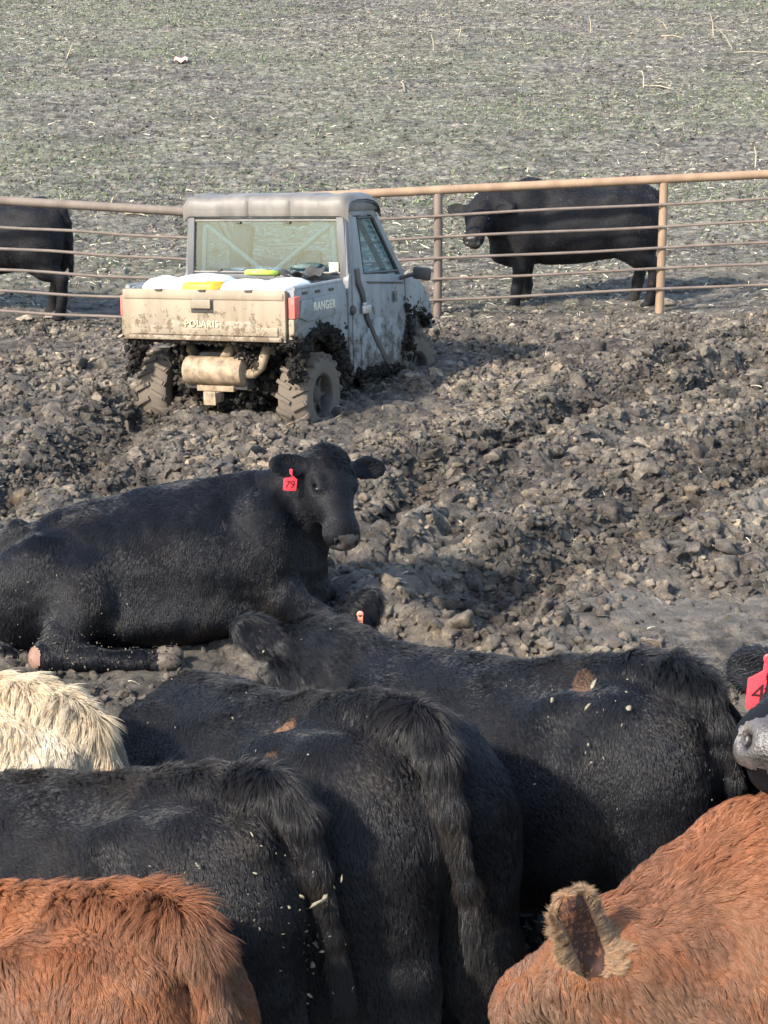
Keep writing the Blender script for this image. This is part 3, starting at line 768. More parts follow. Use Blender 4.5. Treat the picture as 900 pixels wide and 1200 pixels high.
def make_cow(name, sdf, loc, yaw, scale, label, group, skin, hair_mat, nh, lenf, h=.014, bounds=((-1.15, -.62, -.02), (1.75, .62, 1.75)), dirf=None, rad=.0007, clump=.014, clumpf=.55, seed=1, densf=None, wob=.006, seg=4, pitch=0.0):
    root = empty(name, loc, (0, pitch, yaw), label=label, cat='cow', group=group)
    root.scale = (scale,)*3
    f0 = sdf.eval
    f = lambda P: f0(P)+wob*vnoise(P[:, 0]*7, P[:, 1]*7, P[:, 2]*7, seed)+.35*wob*vnoise(P[:, 0]*22, P[:, 1]*22, P[:, 2]*22, seed+1)
    V, F = surface_net(f, bounds[0], bounds[1], h)
    body = np_mesh('body', V, F, skin, root)
    if nh:
        hair_system('coat', V, tri(F), vert_normals(V, F), nh, dirf or flow_standing(), lenf, hair_mat, body, rad, seg=seg, rng=np.random.default_rng(seed), clump=clump, clumpf=clumpf, densf=densf)
    return root, body, V, F
def head_to_local(ho, R, p): return np.array(ho)+R@np.array(p)
def add_eyes(root, ho, R, r=.017):
    for e in HEAD_EYE:
        p = head_to_local(ho, R, e); mb = MB(); v, f_ = ico(3); mb.add(v*r+p, f_.tolist()); mb.build('eye', MAT['eye'], root)
def flecks(root, V, F, n, sel, mat, s0, name='dung_fleck', seed=0, label=None, out=.012):
    """small dried crumbs stuck in the coat: one mesh"""
    rng = np.random.default_rng(seed); N_ = vert_normals(V, F); idx = np.where(sel(V, N_))[0]
    if len(idx) == 0: return
    ii = rng.choice(idx, n); S, f_ = clod_shapes(6, 1, rng); S = [q_*np.array([1.5, .9, .35]) for q_ in S]
    s = s0*rng.lognormal(0, .45, n)
    o = scatter(name, S, f_, V[ii]+N_[ii]*(s*.6+out)[:, None], s, rng, mat, root, flat=1.0); o['kind'] = 'stuff'
    if label: o['label'] = label
    return o
# ================================================================ the herd
MAT = {}
def herd_mats():
    M = MAT
    M['eye'] = simple('wet_eye', (.012, .009, .008), .08, spec=.8)
    M['nose'] = simple('wet_nose', (.055, .048, .045), .30, spec=.7, var=.7, vscale=22, bmp=.8, bscale=160)
    blk = [(.30, (.0045, .0055, .009)), (.55, (.008, .0092, .013)), (.72, (.022, .017, .014))]
    M['black_skin'] = mat_coat('black_hide', [(.3, (.004, .0045, .0065)), (.7, (.008, .008, .010))], (0, 0, 0), hair=False, rough=.6, spec=.12)
    M['black_hair'] = mat_coat('black_coat', blk, (.020, .020, .023), .5, rough=.36, spec=.40, mudc=(.08, .065, .05), muda=.2)
    bb = [(.34, (.0045, .0055, .009)), (.55, (.009, .0095, .0125)), (.72, (.028, .021, .016))]
    M['black_brown_hair'] = mat_coat('sun_bleached_black_coat', bb, (.045, .036, .029), .5, rough=.36, spec=.40, mudc=(.09, .07, .052), muda=.25)
    M['streaked_black_hair'] = mat_coat('streaked_black_coat', bb, (.045, .036, .029), .5, rough=.36, spec=.40, mudc=(.09, .07, .052), muda=.25, streak=((-.33, .14, 1.24), (-.50, .30, 1.14), .036, (.20, .105, .055)))
    M['scraped_black_hair'] = mat_coat('scraped_black_coat', blk, (.020, .020, .023), .5, rough=.36, spec=.40, mudc=(.08, .065, .05), muda=.2, streak=((-.44, .10, 1.25), (-.50, .22, 1.18), .028, (.13, .075, .045)))
    M['far_black'] = mat_coat('far_black_hide', [(.35, (.005, .0055, .008)), (.6, (.009, .009, .011)), (.75, (.018, .015, .013))], (0, 0, 0), hair=False, rough=.65, spec=.2, mudc=(.08, .065, .05), muda=.5, mudz=(.1, .9))
    red = [(.32, (.085, .032, .016)), (.48, (.18, .060, .025)), (.64, (.27, .098, .040))]
    M['red_skin'] = mat_coat('red_hide', [(.3, (.10, .038, .018)), (.7, (.20, .075, .032))], (0, 0, 0), hair=False, rough=.7, spec=.15)
    M['red_hair'] = mat_coat('red_coat', red, (.38, .165, .075), .5, rough=.5, spec=.25, rnd=(.75, 1.25), mudc=(.155, .105, .075), muda=.85, mudz=(.85, 1.32), mudt=.38)
    M['tan_hair'] = mat_coat('tan_ear_coat', [(.3, (.16, .075, .035)), (.7, (.26, .15, .08))], (.38, .28, .18), .7, rough=.5, spec=.3)
    M['cream_skin'] = mat_coat('cream_hide', [(.3, (.40, .30, .20)), (.7, (.6, .5, .38))], (0, 0, 0), hair=False, rough=.7)
    M['cream_hair'] = mat_coat('cream_coat', [(.32, (.34, .22, .11)), (.48, (.50, .38, .24)), (.62, (.60, .52, .39))], (.66, .58, .45), .6, rough=.55, spec=.2)
    M['fleck'] = simple('dried_fleck', (.23, .205, .145), .8, var=.3, vscale=60)
    M['dung'] = simple('dried_dung', (.17, .13, .09), .85, var=.35, vscale=40)
    M['tag_red'] = simple('red_tag_plastic', (.78, .055, .075), .42, var=.12, vscale=30)
    M['ink'] = simple('marker_ink', (.05, .008, .012), .6)
    M['ear_inside'] = simple('dark_ear_skin', (.045, .020, .014), .7, var=.4, vscale=20)
    M['nostril'] = simple('dark_nostril', (.006, .005, .005), .5)
    M['hock'] = simple('bare_pink_skin', (.20, .115, .085), .7, var=.3)
    M['hoof'] = simple('pale_hoof', (.10, .08, .06), .6, var=.35, vscale=30, bmp=.4)
def top_len(base, crest, tailhead, tail=.05, legs=.02):
    """coat length over a standing body: longer along the spine, longest at the tail head and on the tail"""
    def f(P, N_):
        L = np.full(len(P), base)
        x, y, z = P.T
        L += crest*np.exp(-(y/.055)**2)*sstep(1.12, 1.24, z)
        L += tailhead*np.exp(-(((x+.80)/.13)**2+(y/.09)**2+((z-1.25)/.12)**2))
        L += tail*sstep(-.88, -.93, x)*sstep(.09, .05, np.abs(y))
        L = np.where(z < .5, np.minimum(L, legs+.0*z), L)
        return L
    return f
def neck_long(base):
    def f(P, N_): return base(P, N_)+.036*sstep(.60, .85, P[:, 0])
    return f
def flow_tailhead(up=.9, headf=None):
    base = flow_standing()
    def f(P, N_):
        D, l = base(P, N_); x, y, z = P.T
        t = np.exp(-(((x+.74)/.16)**2+(y/.10)**2+((z-1.25)/.13)**2)); c = np.exp(-(y/.05)**2)*sstep(1.14, 1.25, z)
        l = l+up*.75*np.maximum(t, .5*c); l = np.minimum(l, 1.15)
        return D, l
    return f
def ear_tag(label, digits, P, right, up, w, h, parent_root=None, cat='ear tag'):
    """flat plastic tag with a narrow neck; top-level: it hangs from an ear"""
    right = unit(right); up = unit(np.array(up)-right*(np.array(up)@right)); n = np.cross(right, up)
    root = empty('ear_tag', tuple(P), label=label, cat=cat); Mx = Matrix(np.stack([right, n*-1, up], 1).tolist()).to_4x4(); Mx.translation = Vector(P); root.matrix_world = Mx
    out = [(-.10, .02), (.10, .02), (.12, -.34), (.5, -.56), (.5, -1.24), (.44, -1.32), (-.44, -1.32), (-.5, -1.24), (-.5, -.56), (-.12, -.34)]
    mb = MB(); mb.prism([(u*w, v*h/1.32) for u, v in out], 'y', -.0016, .0016, bev=.0006); mb.build('tag_panel', MAT['tag_red'], root)
    mb = MB(); mb.lathe([(0, -.005), (w*.13, -.005), (w*.14, 0), (w*.10, .004), (0, .004)], Matrix.Translation((0, 0, -.03*h)) @ Matrix.Rotation(PI/2, 4, 'X'), 16); mb.build('button', MAT['tag_red'], root)
    cu = bpy.data.curves.new('number', 'FONT'); cu.body = digits; cu.size = w*.78; cu.align_x = 'CENTER'; cu.align_y = 'CENTER'; cu.extrude = .0004; cu.space_character = .95
    cu.materials.append(MAT['ink']); to = text_mesh(cu, 'number'); to.parent = root; to.rotation_euler = (PI/2, 0, 0); to.location = (0, -.0024, -.93*h/1.32)
    return root
def text_mesh(cu, name):
    t = bpy.data.objects.new(name, cu); COL.objects.link(t); bpy.context.view_layer.update()
    me = bpy.data.meshes.new_from_object(t.evaluated_get(bpy.context.evaluated_depsgraph_get())); me.name = name
    bpy.data.objects.remove(t); o = bpy.data.objects.new(name, me); COL.objects.link(o); return o
def build_herd(q=1.0):
    M = MAT
    near = 'cattle crowded in the foreground'
    gz = lambda x, y: float(ground_base(np.array([x]), np.array([y]))[0])
    # ---- A: the black cow lying in the mud
    p = onz(300, 752); ho = (.80, -.12, .995); hf = (.17, -.72, -.70); hu = (.40, -.62, .62)
    s = lying_sdf(ho, hf, hu, ear=dict(L=((-.05, 1, .06), (.45, .1, .85)), R=((-.05, -1, -.05), (.45, -.1, .85))))
    R = basis(hf, hu)
    yaw = math.radians(6)
    def lenl(P, N_):
        d = np.linalg.norm(P-(np.array(ho)+R@np.array([.02, 0, 0])), axis=1)
        L = .019+.030*np.exp(-(d/.10)**2)+.008*vnoise(P[:, 0]*3, P[:, 1]*3, P[:, 2]*3, 6)+.008*sstep(.5, .75, P[:, 2])+.012*sstep(-.5, -.7, P[:, 0])*sstep(.45, .2, P[:, 2])
        hl = (P-np.array(ho))@R; L = np.where((np.linalg.norm(hl, axis=1) < .42) & ((np.abs(hl[:, 1]) > .11) | (hl[:, 0] > .10)), .009, L)
        for e_ in HEAD_EYE: L = np.where(np.linalg.norm(hl-np.array(e_), axis=1) < .034, .0, L)
        return np.where(((hl[:, 0] > .44) & (hl[:, 0] < .56) & (np.hypot(hl[:, 1], hl[:, 2]+.10) < .13)) | (L == 0), .0, np.where((hl[:, 0] > .2) & (np.linalg.norm(hl, axis=1) < .6), .009, L))
    r, b, V, F = make_cow('cow', s, (p[0]-.44, p[1]+.22, -.03), yaw, 1.08, 'black cow lying in the mud with its raised head facing the camera', None, M['black_skin'], M['black_hair'], int(420000*q), lenl,
                          h=.011, bounds=((-1.15, -.78, -.02), (1.25, .62, 1.35)), rad=.0008, clump=.011, clumpf=.35, seed=3, wob=.009)
    add_eyes(b, ho, R); nose_patch(b, V, F, ho, R)
    flecks(b, V, F, 120, lambda V, N_: (V[:, 1] < -.2) & (V[:, 0] < -.25) & (V[:, 2] < .5), M['fleck'], .003, seed=4)
    flecks(b, V, F, 260, lambda V, N_: (V[:, 1] < -.45) & (V[:, 2] < .22), M['dung'], .004, name='caked_mud', seed=5)
    patch(b, V, F, (V[:, 0] > -.13) & (V[:, 0] < .02) & (V[:, 1] < -.50) & (V[:, 2] < .13), M['hoof'], 'hoof'); patch(b, V, F, np.linalg.norm(V-np.array([-.74, -.60, .11]), axis=1) < .058, M['hock'], 'bare_hock', .012)
    A_root, A_fr = r, (ho, R)
    wm = lambda root, pt: np.array(Matrix.LocRotScale(root.location, root.rotation_euler, root.scale) @ Vector(pt))
    wd = lambda root, v: np.array(root.rotation_euler.to_matrix() @ Vector(v))
    et = head_to_local(ho, R, (.045+.02, -.098-.115, -.085))
    P_ = wm(r, et); ear_tag('red ear tag in the ear of the lying black cow', '79', P_+np.array([0, -.035, .02]), (1, .15, -.10), (-.12, 0, 1), .075, .118)
    # ---- B: behind the fence on the right
    def far_cow(px, py, Y, yaw, sc, hd, label, tail='hang', stance=(.06, -.05, -.08, .06), h=.018, seed=9, fat=1.0, eyes=True):
        x = onz(px, py); x = (x[0]/x[1]*Y, Y)
        s = cow_sdf(*hd, ear=dict(L=((-.05, 1, .05), (.5, .1, .8)), R=((-.05, -1, .05), (.5, -.1, .8)), es=.95), tail=tail, stance=stance, fat=fat, lank=True, hs=1.10)
        z = gz(*x)
        r, b, V, F = make_cow('cow', s, (x[0], x[1], z-.02), yaw, sc, label, 'black cattle standing behind the pipe fence', M['far_black'], M['black_hair'], int(26000*q),
                              lambda P, N_: np.where(P[:, 2] > .5, .018, .006), h=h, rad=.0016, clump=.03, seed=seed)
        R = basis(hd[1], hd[2])
        if eyes: add_eyes(b, hd[0], R*1.10, .022); nose_patch(b, V, F, hd[0], R, 1.10)
        return r, b, V, F
    far_cow(668, 374, 21.4, math.radians(180-4), 1.04, ((.96, .27, 1.12), (.16, .84, -.50), (.16, .50, .85)), 'black cow standing behind the fence on the right with its head turned', seed=9, fat=.98, h=.014)
    far_cow(-6, 384, 20.75, math.radians(180-14), .97, ((1.2, 0, 1.1), (.8, 0, -.6), (.6, 0, .8)), 'black cow behind the left fence, only its rump in the picture', stance=(.06, -.05, -.12, .12), seed=12)
    # ---- foreground, all heading left
    hd_low = ((1.25, -.05, .80), (.45, 0, -.9), (.9, 0, .45))
    # C: the right-hand black cow, head turned away
    ppos = lambda px, py, z: onz(px, py, z)
    def near_cow(label, tail_px, z, yaw, sc, hd, skin, hm, nh, lf, df, seed, ear=None, tailp=None, fat=1.0, h=.012, rad=.0008, clump=.016, mid=None, wob=.007, tail='hang', deep=False, hh=1.0, clumpf=.55, seg=4, pitch=0.0):
        """placed by where its tail head shows in the photo"""
        t = onz(tail_px[0], tail_px[1], z*sc)
        off = np.array([math.cos(yaw)*-.80*sc, math.sin(yaw)*-.80*sc])
        s = cow_sdf(*hd, ear=ear, tail=tail, tailp=tailp, fat=fat, mid=mid, deep=deep)
        pr = math.radians(pitch); dz = -math.sin(pr)*.80*sc
        r, b, V, F = make_cow('cow', s, (t[0]-off[0], t[1]-off[1], dz), yaw, sc, label, near, skin, hm, int(nh*q), lf, h=h, dirf=df, rad=rad, clump=clump, seed=seed, wob=wob, clumpf=clumpf, seg=seg, pitch=pr)
        return r, b, V, F
    # head direction for C: away from the camera and a little left, low
    yaw = math.radians(180-38)
    def to_loc(v, yaw): c, s_ = math.cos(-yaw), math.sin(-yaw); return (c*v[0]-s_*v[1], s_*v[0]+c*v[1], v[2])
    hd = ((.96, -.02, 1.42), to_loc((-.38, .72, -.58), yaw), to_loc((-.26, .48, .83), yaw))
    Rc = basis(hd[1], hd[2]); wc = lambda v: tuple(np.array(to_loc(v, yaw))@Rc)
    earC = dict(L=(wc((-.72, -.10, .60)), wc((.25, -.95, .25))), R=(wc((.80, .10, .58)), wc((.2, .9, .3))), es=1.15)
    r, b, V, F = near_cow('broad black cow at right of the foreground with its head turned away', (890, 792), 1.27, yaw, 1.02, hd, M['black_skin'], M['scraped_black_hair'], 450000, neck_long(top_len(.021, .030, .075, .03)), flow_tailhead(.8), 21, ear=earC, rad=.0007, clump=.010, clumpf=.4, pitch=13, fat=1.10, deep=True)
    C_root = (r, b, V, F, hd)
    ew_ = np.array(hd[0])+Rc@(np.array([.045, -.098, -.055])+unit(earC['R'][0])*.15)
    bp = Matrix.LocRotScale(r.location, r.rotation_euler, r.scale) @ Vector(ew_)
    mb = MB(); mb.lathe([(0, -.006), (.012, -.006), (.015, 0), (.010, .006), (0, .006)], Matrix.Rotation(PI/2, 4, 'X'), 16); mb.box((0, -.004, -.02), (.022, .004, .04), bev=.0015)
    o = mb.build('tag_button', simple('orange_white_plastic', (.85, .30, .20), .4), None); o.location = bp+Vector((.01, -.085, .03)); tag(o, 'small orange tag button in the far ear of the cow looking away', 'ear tag')
    # D: the middle black cow, rump towards us
    yaw = math.radians(180-52)
    r, b, V, F = near_cow('black cow in the middle of the foreground with brownish tail hair, rump towards the camera', (566, 858), 1.27, yaw, 1.09, hd_low, M['black_skin'], M['streaked_black_hair'], 560000, top_len(.021, .020, .055, .038), flow_tailhead(.9), 22, tail='arch', rad=.0006, clump=.010, clumpf=.42, pitch=15, fat=1.20, deep=True)
    D_root = (r, b, V, F)
    # E: the near left black cow
    yaw = math.radians(180-28)
    r, b, V, F = near_cow('black cow at the front left with pale dung flecks on its rump and tail', (398, 924), 1.27, yaw, 1.0, hd_low, M['black_skin'], M['black_brown_hair'], 620000, top_len(.023, .042, .045, .034), flow_tailhead(.9), 23, tail='arch', rad=.0006, clump=.010, clumpf=.42, pitch=13, fat=1.10, deep=True)
    E_root = (r, b, V, F)
    flecks(b, V, F, 110, lambda V, N_: (V[:, 0] < -.55) & (V[:, 1] > -.05) & (V[:, 2] > .55) & (V[:, 2] < 1.15) & (N_[:, 1] > -.3), M['fleck'], .0044, seed=51, out=.014)
    flecks(b, V, F, 9, lambda V, N_: (V[:, 0] < -.86) & (np.abs(V[:, 1]) < .05) & (V[:, 2] > .70) & (V[:, 2] < 1.0), M['fleck'], .013, name='dung_lump', seed=52, out=.03)
    flecks(D_root[1], D_root[2], D_root[3], 40, lambda V, N_: (V[:, 2] > .9), M['fleck'], .004, seed=53, out=.012)
    flecks(C_root[1], C_root[2], C_root[3], 60, lambda V, N_: (V[:, 2] > .75) & (V[:, 1] > -.1), M['fleck'], .0042, seed=54, out=.012)
    flecks(C_root[1], C_root[2], C_root[3], 14, lambda V, N_: (V[:, 2] > 1.0) & (V[:, 1] > .08) & (V[:, 0] < -.55) & (V[:, 0] > -.75), M['fleck'], .011, name='dung_lump', seed=55, out=.02)
    # cream
    yaw = math.radians(180-25)
    r, b, V, F = near_cow('shaggy cream coloured cow at the left edge', (85, 822), 1.27, yaw, .97, hd_low, M['cream_skin'], M['cream_hair'], 380000, top_len(.050, .03, .03, .03), flow_tailhead(.5), 24, clump=.026, clumpf=.75)
    # red left
    yaw = math.radians(180-34)
    r, b, V, F = near_cow('red-brown cow at the bottom left corner with a raised crest of tail hair', (284, 1084), 1.27, yaw, .97, hd_low, M['red_skin'], M['red_hair'], 520000, top_len(.038, .045, .06, .035), flow_tailhead(.9), 25, tail='arch', pitch=13, rad=.0007, clump=.022, clumpf=.7)
    # red right: head low at the left, withers up to the right
    build_red_right(q, near_cow)
    build_raised_head(q)
def patch(body, V, F, sel, mat, name, off=.004):
    fs = F[sel[F].all(1)]
    if not len(fs): return
    N_ = vert_normals(V, F); used = np.unique(fs); mp = np.full(len(V), -1); mp[used] = np.arange(len(used)); return np_mesh(name, V[used]+N_[used]*off, mp[fs], mat, body)
def nose_patch(body, V, F, ho, R, hs=1.0):
    """bare wet nose: its own skin over the muzzle end"""
    hl = (V-np.array(ho))@R/hs
    sel = (hl[:, 0] > .462) & (hl[:, 2] > -.14) & (np.abs(hl[:, 1]) < .078)
    fs = F[sel[F].all(1)]
    if len(fs) == 0: return
    N_ = vert_normals(V, F); used = np.unique(fs); mp = np.full(len(V), -1); mp[used] = np.arange(len(used))
    np_mesh('nose', V[used]+N_[used]*.0025, mp[fs], MAT['nose'], body)
    ns = np.linalg.norm((np.stack([hl[:, 0], np.abs(hl[:, 1]), hl[:, 2]], 1)-np.array([.499, .050, -.082]))/[.034, .019, .025], axis=1) < 1
    patch(body, V, F, ns & (hl[:, 1] > 0), MAT['nostril'], 'nostril', .0045); patch(body, V, F, ns & (hl[:, 1] < 0), MAT['nostril'], 'nostril', .0045)
def build_red_right(q, near_cow):
    M = MAT
    # head axes in the world: face pointing left and down, a little towards the camera
    yaw = math.radians(180+16)
    sc = 1.10
    poll = aty(708, 1088, 4.78)
    c, s_ = math.cos(-yaw), math.sin(-yaw)
    wx, wy = aty(940, 950, 5.0)[:2]; 
    def to_loc(v): return (c*v[0]-s_*v[1], s_*v[0]+c*v[1], v[2])
    # withers local (.46, 0, 1.30)
    org = np.array([wx, wy])-np.array([math.cos(yaw)*.42, math.sin(yaw)*.42])*sc
    hl = to_loc((poll[0]-org[0], poll[1]-org[1], 0)); ho = (hl[0]/sc, hl[1]/sc, poll[2]/sc)
    hfw = (-.60, .50, -.62); hd = (ho, to_loc(hfw), to_loc((-.70, -.03, .70)))
    Rh = basis(hd[1], hd[2]); wl = lambda v: tuple(np.array(to_loc(v))@Rh)
    ear = dict(L=(wl((-.30, -.34, .88)), wl((.50, -.85, .12))), R=((-.35, -.9, -.3), (.75, -.1, .3)), es=1.25, ew=.72)
    s = cow_sdf(*hd, ear=ear, tail='hang', mid=(.62*.5+ho[0]*.5-.03, ho[1]*.5, (1.0+ho[2])*.5-.14))
    base = top_len(.042, .03, .04, .04)
    R = basis(hd[1], hd[2])
    def lf(P, N_):
        h_ = (P-np.array(ho))@R; L = base(P, N_)
        inh = (h_[:, 0] > -.02) & (h_[:, 0] < .6) & (np.abs(h_[:, 1]) < .14) & (np.abs(h_[:, 2]) < .28)
        L = np.where(inh, np.minimum(L, .028), L)
        a_ = unit(ear['L'][0]); d_ = h_-np.array([.045, .098, -.055]); t_ = d_@a_; r_ = np.linalg.norm(d_-t_[:, None]*a_, axis=1)
        return np.where((t_ > .04) & (t_ < .4) & (r_ < .12), L*.35, L)
    r, b, V, F = make_cow('cow', s, (org[0], org[1], 0), yaw, sc, 'red-brown cow at the bottom right with its head lowered and a fringed tan ear', 'cattle crowded in the foreground', M['red_skin'], M['red_hair'], int(560000*q), lf, h=.011, dirf=flow_standing(), rad=.0007, clump=.022, clumpf=.7, seed=31)
    ear_fringe(b, V, F, ho, R, ear['L'], 1.25, q)
    add_eyes(b, ho, R)
def ear_fringe(body, V, F, ho, R, a, es, q):
    n_ = np.array(a[1], float); a = unit(a[0]); n_ = R@unit(n_-a*(n_@a)); hl = (V-np.array(ho))@R; o = np.array([.045, .098, -.055]); d = hl-o; t = d@a; rr = np.linalg.norm(d-t[:, None]*a, axis=1)
    sel = (t > .04) & (t < .38) & (rr < .075+.035*vnoise(V[:, 0]*45, V[:, 1]*45, V[:, 2]*45, 5)); fs = F[sel[F].all(1)]
    if not len(fs): return
    aw = R@a; ax0 = np.array(ho)+R@o
    def df(P, N_):
        q_ = P-ax0; q_ = q_-(q_@aw)[:, None]*aw; q_ /= np.linalg.norm(q_, axis=1)[:, None]+1e-6
        return q_*1.0+aw*.5, np.full(len(P), .55)
    def lf(P, N_):
        q_ = P-ax0; q_ = q_-(q_@aw)[:, None]*aw; r_ = np.linalg.norm(q_, axis=1)
        L = .010+.030*sstep(.03, .05, r_)+.022*sstep(.2, .27, (P-ax0)@aw)
        return np.where(((N_@n_) > .2) & (r_ < .036), .0, L)
    hair_system('ear_fringe', V, tri(fs), vert_normals(V, F), int(60000*q), df, lf, MAT['tan_hair'], body, .0005, seg=4, rng=np.random.default_rng(77), clump=.007, clumpf=.5)
    ins = sel & ((vert_normals(V, F)@n_) > .2) & (rr < .05); patch(body, V, F, ins, MAT['ear_inside'], 'inner_ear', .0015)
def build_raised_head(q):
    M = MAT
    # only its head reaches in at the right edge: muzzle up, facing the camera
    yaw = math.radians(180+62); sc = 1.34
    muz = aty(904, 852, 4.9); 
    c, s_ = math.cos(-yaw), math.sin(-yaw)
    def to_loc(v): return (c*v[0]-s_*v[1], s_*v[0]+c*v[1], v[2])
    hfw = unit((-.50, -.85, .12)); poll = muz-hfw*.50*sc+np.array([0, 0, .06])
    org = poll[:2]-np.array([math.cos(yaw), math.sin(yaw)])*1.12*sc
    hl = to_loc((poll[0]-org[0], poll[1]-org[1], 0)); ho = (hl[0]/sc, hl[1]/sc, poll[2]/sc)
    hd = (ho, to_loc(hfw), to_loc((-.1, -.2, .95)))
    ear = dict(L=((-.1, 1, .0), (.8, .1, .1)), R=((-.45, -1, -.12), (.8, -.5, .2)), es=.85)
    s = cow_sdf(*hd, ear=ear, tail='hang')
    R = basis(hd[1], hd[2])
    def lf(P, N_):
        h_ = (P-np.array(ho))@R; L = np.full(len(P), .02); inh = (h_[:, 0] > -.2) & (h_[:, 0] < .7) & (np.abs(h_[:, 1]) < .4) & (np.abs(h_[:, 2]) < .3)
        L = np.where(inh, .014, L); L = np.where((h_[:, 0] < .14) & (np.abs(h_[:, 2]) < .3), .030, L); return np.where(inh & (h_[:, 0] > .42), .0, L)
    r, b, V, F = make_cow('cow', s, (org[0], org[1], 0), yaw, sc, 'black cow reaching in at the right edge, its wet muzzle raised', 'cattle crowded in the foreground', M['black_skin'], M['black_hair'], int(120000*q), lf, h=.011, bounds=((-1.15, -.75, -.02), (2.0, .75, 2.15)), dirf=flow_standing(), rad=.0009, seed=41)
    add_eyes(b, ho, R); nose_patch(b, V, F, ho, R)
    et = head_to_local(ho, R, (.05, -.20, -.08))
    P_ = np.array(Matrix.LocRotScale(r.location, r.rotation_euler, r.scale) @ Vector(et))
    ear_tag('large red ear tag beside the raised wet muzzle at the right edge', '40', aty(901, 770, P_[1]-.05), (1, -.1, -.04), (.04, 0, 1), .11, .17)
# ================================================================ utility vehicle stuck in the mud
def mat_paint(name, base, dust, mud, dusta=.6, muda=.9, mlo=.62, mhi=.7, z0=.5, z1=1.3, rough=.5, mscale=9):
    m, nt, b, out = newmat(name); tc = nd(nt, 'ShaderNodeTexCoord'); ob = tc.outputs['Object']
    n = noise_tex(nt, 3, 6, .65, vec=ob); d = ramp(nt, n, [(.3, (.35,)*3), (.7, (1,)*3)])
    c = mix(nt, mathn(nt, 'MULTIPLY', d, dusta), base, dust)
    st = noise_tex(nt, 6, 4, .6, vec=ob, stretch=(1, 1, .25)); sm = ramp(nt, st, [(.42, (.80,)*3), (.6, (1.08,)*3)]); c = mix(nt, .8, c, sm, 'MULTIPLY')
    sx = nd(nt, 'ShaderNodeSeparateXYZ'); nt.links.new(ob, sx.inputs[0])
    zr = nd(nt, 'ShaderNodeMapRange'); zr.inputs[1].default_value = z0; zr.inputs[2].default_value = z1; zr.inputs[3].default_value = .16; zr.inputs[4].default_value = -.06
    nt.links.new(sx.outputs[2], zr.inputs[0])
    mn = mathn(nt, 'ADD', noise_tex(nt, mscale, 8, .72, vec=ob), zr.outputs[0])
    mm = ramp(nt, mn, [(mlo, (0, 0, 0)), (mhi, (1, 1, 1))])
    c = mix(nt, mathn(nt, 'MULTIPLY', mm, muda), c, mud)
    nt.links.new(c, b.inputs['Base Color'])
    r = mix(nt, mm, (rough,)*3, (.9,)*3); nt.links.new(r, b.inputs['Roughness']); b.inputs['Specular IOR Level'].default_value = .4
    h = mathn(nt, 'ADD', mathn(nt, 'MULTIPLY', mm, .6), mathn(nt, 'MULTIPLY', noise_tex(nt, 60, 5, .7, vec=ob), .25)); bump(nt, b, h, .5, .012)
    return m
def mat_glass(name, tint=(.62, .80, .76), dirt=.35, dcol=(.33, .36, .32)):
    m, nt, b, out = newmat(name); nt.nodes.remove(b)
    tr = nd(nt, 'ShaderNodeBsdfTransparent'); tr.inputs[0].default_value = (*tint, 1)
    gl = nd(nt, 'ShaderNodeBsdfGlossy'); gl.inputs['Roughness'].default_value = .06; gl.inputs[0].default_value = (.9, .95, .95, 1)
    df = nd(nt, 'ShaderNodeBsdfDiffuse'); df.inputs[0].default_value = (*dcol, 1)
    fr = nd(nt, 'ShaderNodeFresnel'); ge = nd(nt, 'ShaderNodeNewGeometry'); io = nd(nt, 'ShaderNodeMapRange'); io.inputs[3].default_value = 1.5; io.inputs[4].default_value = 1/1.5; nt.links.new(ge.outputs['Backfacing'], io.inputs[0]); nt.links.new(io.outputs[0], fr.inputs[0])
    fa = mathn(nt, 'ADD', mathn(nt, 'MULTIPLY', fr.outputs[0], 1.0), .01, True)
    m1 = nd(nt, 'ShaderNodeMixShader'); nt.links.new(fa, m1.inputs[0]); nt.links.new(tr.outputs[0], m1.inputs[1]); nt.links.new(gl.outputs[0], m1.inputs[2])
    tc = nd(nt, 'ShaderNodeTexCoord'); n = noise_tex(nt, 4, 7, .7, vec=tc.outputs['Object']); dm = ramp(nt, n, [(.38, (.03,)*3), (.72, (dirt,)*3)])
    m2 = nd(nt, 'ShaderNodeMixShader'); nt.links.new(dm, m2.inputs[0]); nt.links.new(m1.outputs[0], m2.inputs[1]); nt.links.new(df.outputs[0], m2.inputs[2])
    nt.links.new(m2.outputs[0], out.inputs[0]); return m
def lean(mb, z0=1.26, k=.06):
    """upper cab leans inwards above the belt line"""
    mb.v = [(x, y-math.copysign(max(0, z-z0)*k, y) if abs(y) > .3 else y, z) for x, y, z in mb.v]; return mb
def crust(parent, pts, s0, seed, name='mud_crust', spread=.05, n=120, mat=None):
    rng = np.random.default_rng(seed); pts = np.array(pts, float); seg = rng.integers(0, len(pts)-1, n); t = rng.uniform(size=n)[:, None]
    P = pts[seg]*(1-t)+pts[seg+1]*t+rng.normal(0, spread, (n, 3)); S, f_ = clod_shapes(8, 2, rng)
    o = scatter(name, S, f_, P, s0*rng.lognormal(0, .4, n), rng, mat or MAT['wet_mud'], parent); o['kind'] = 'stuff'; return o
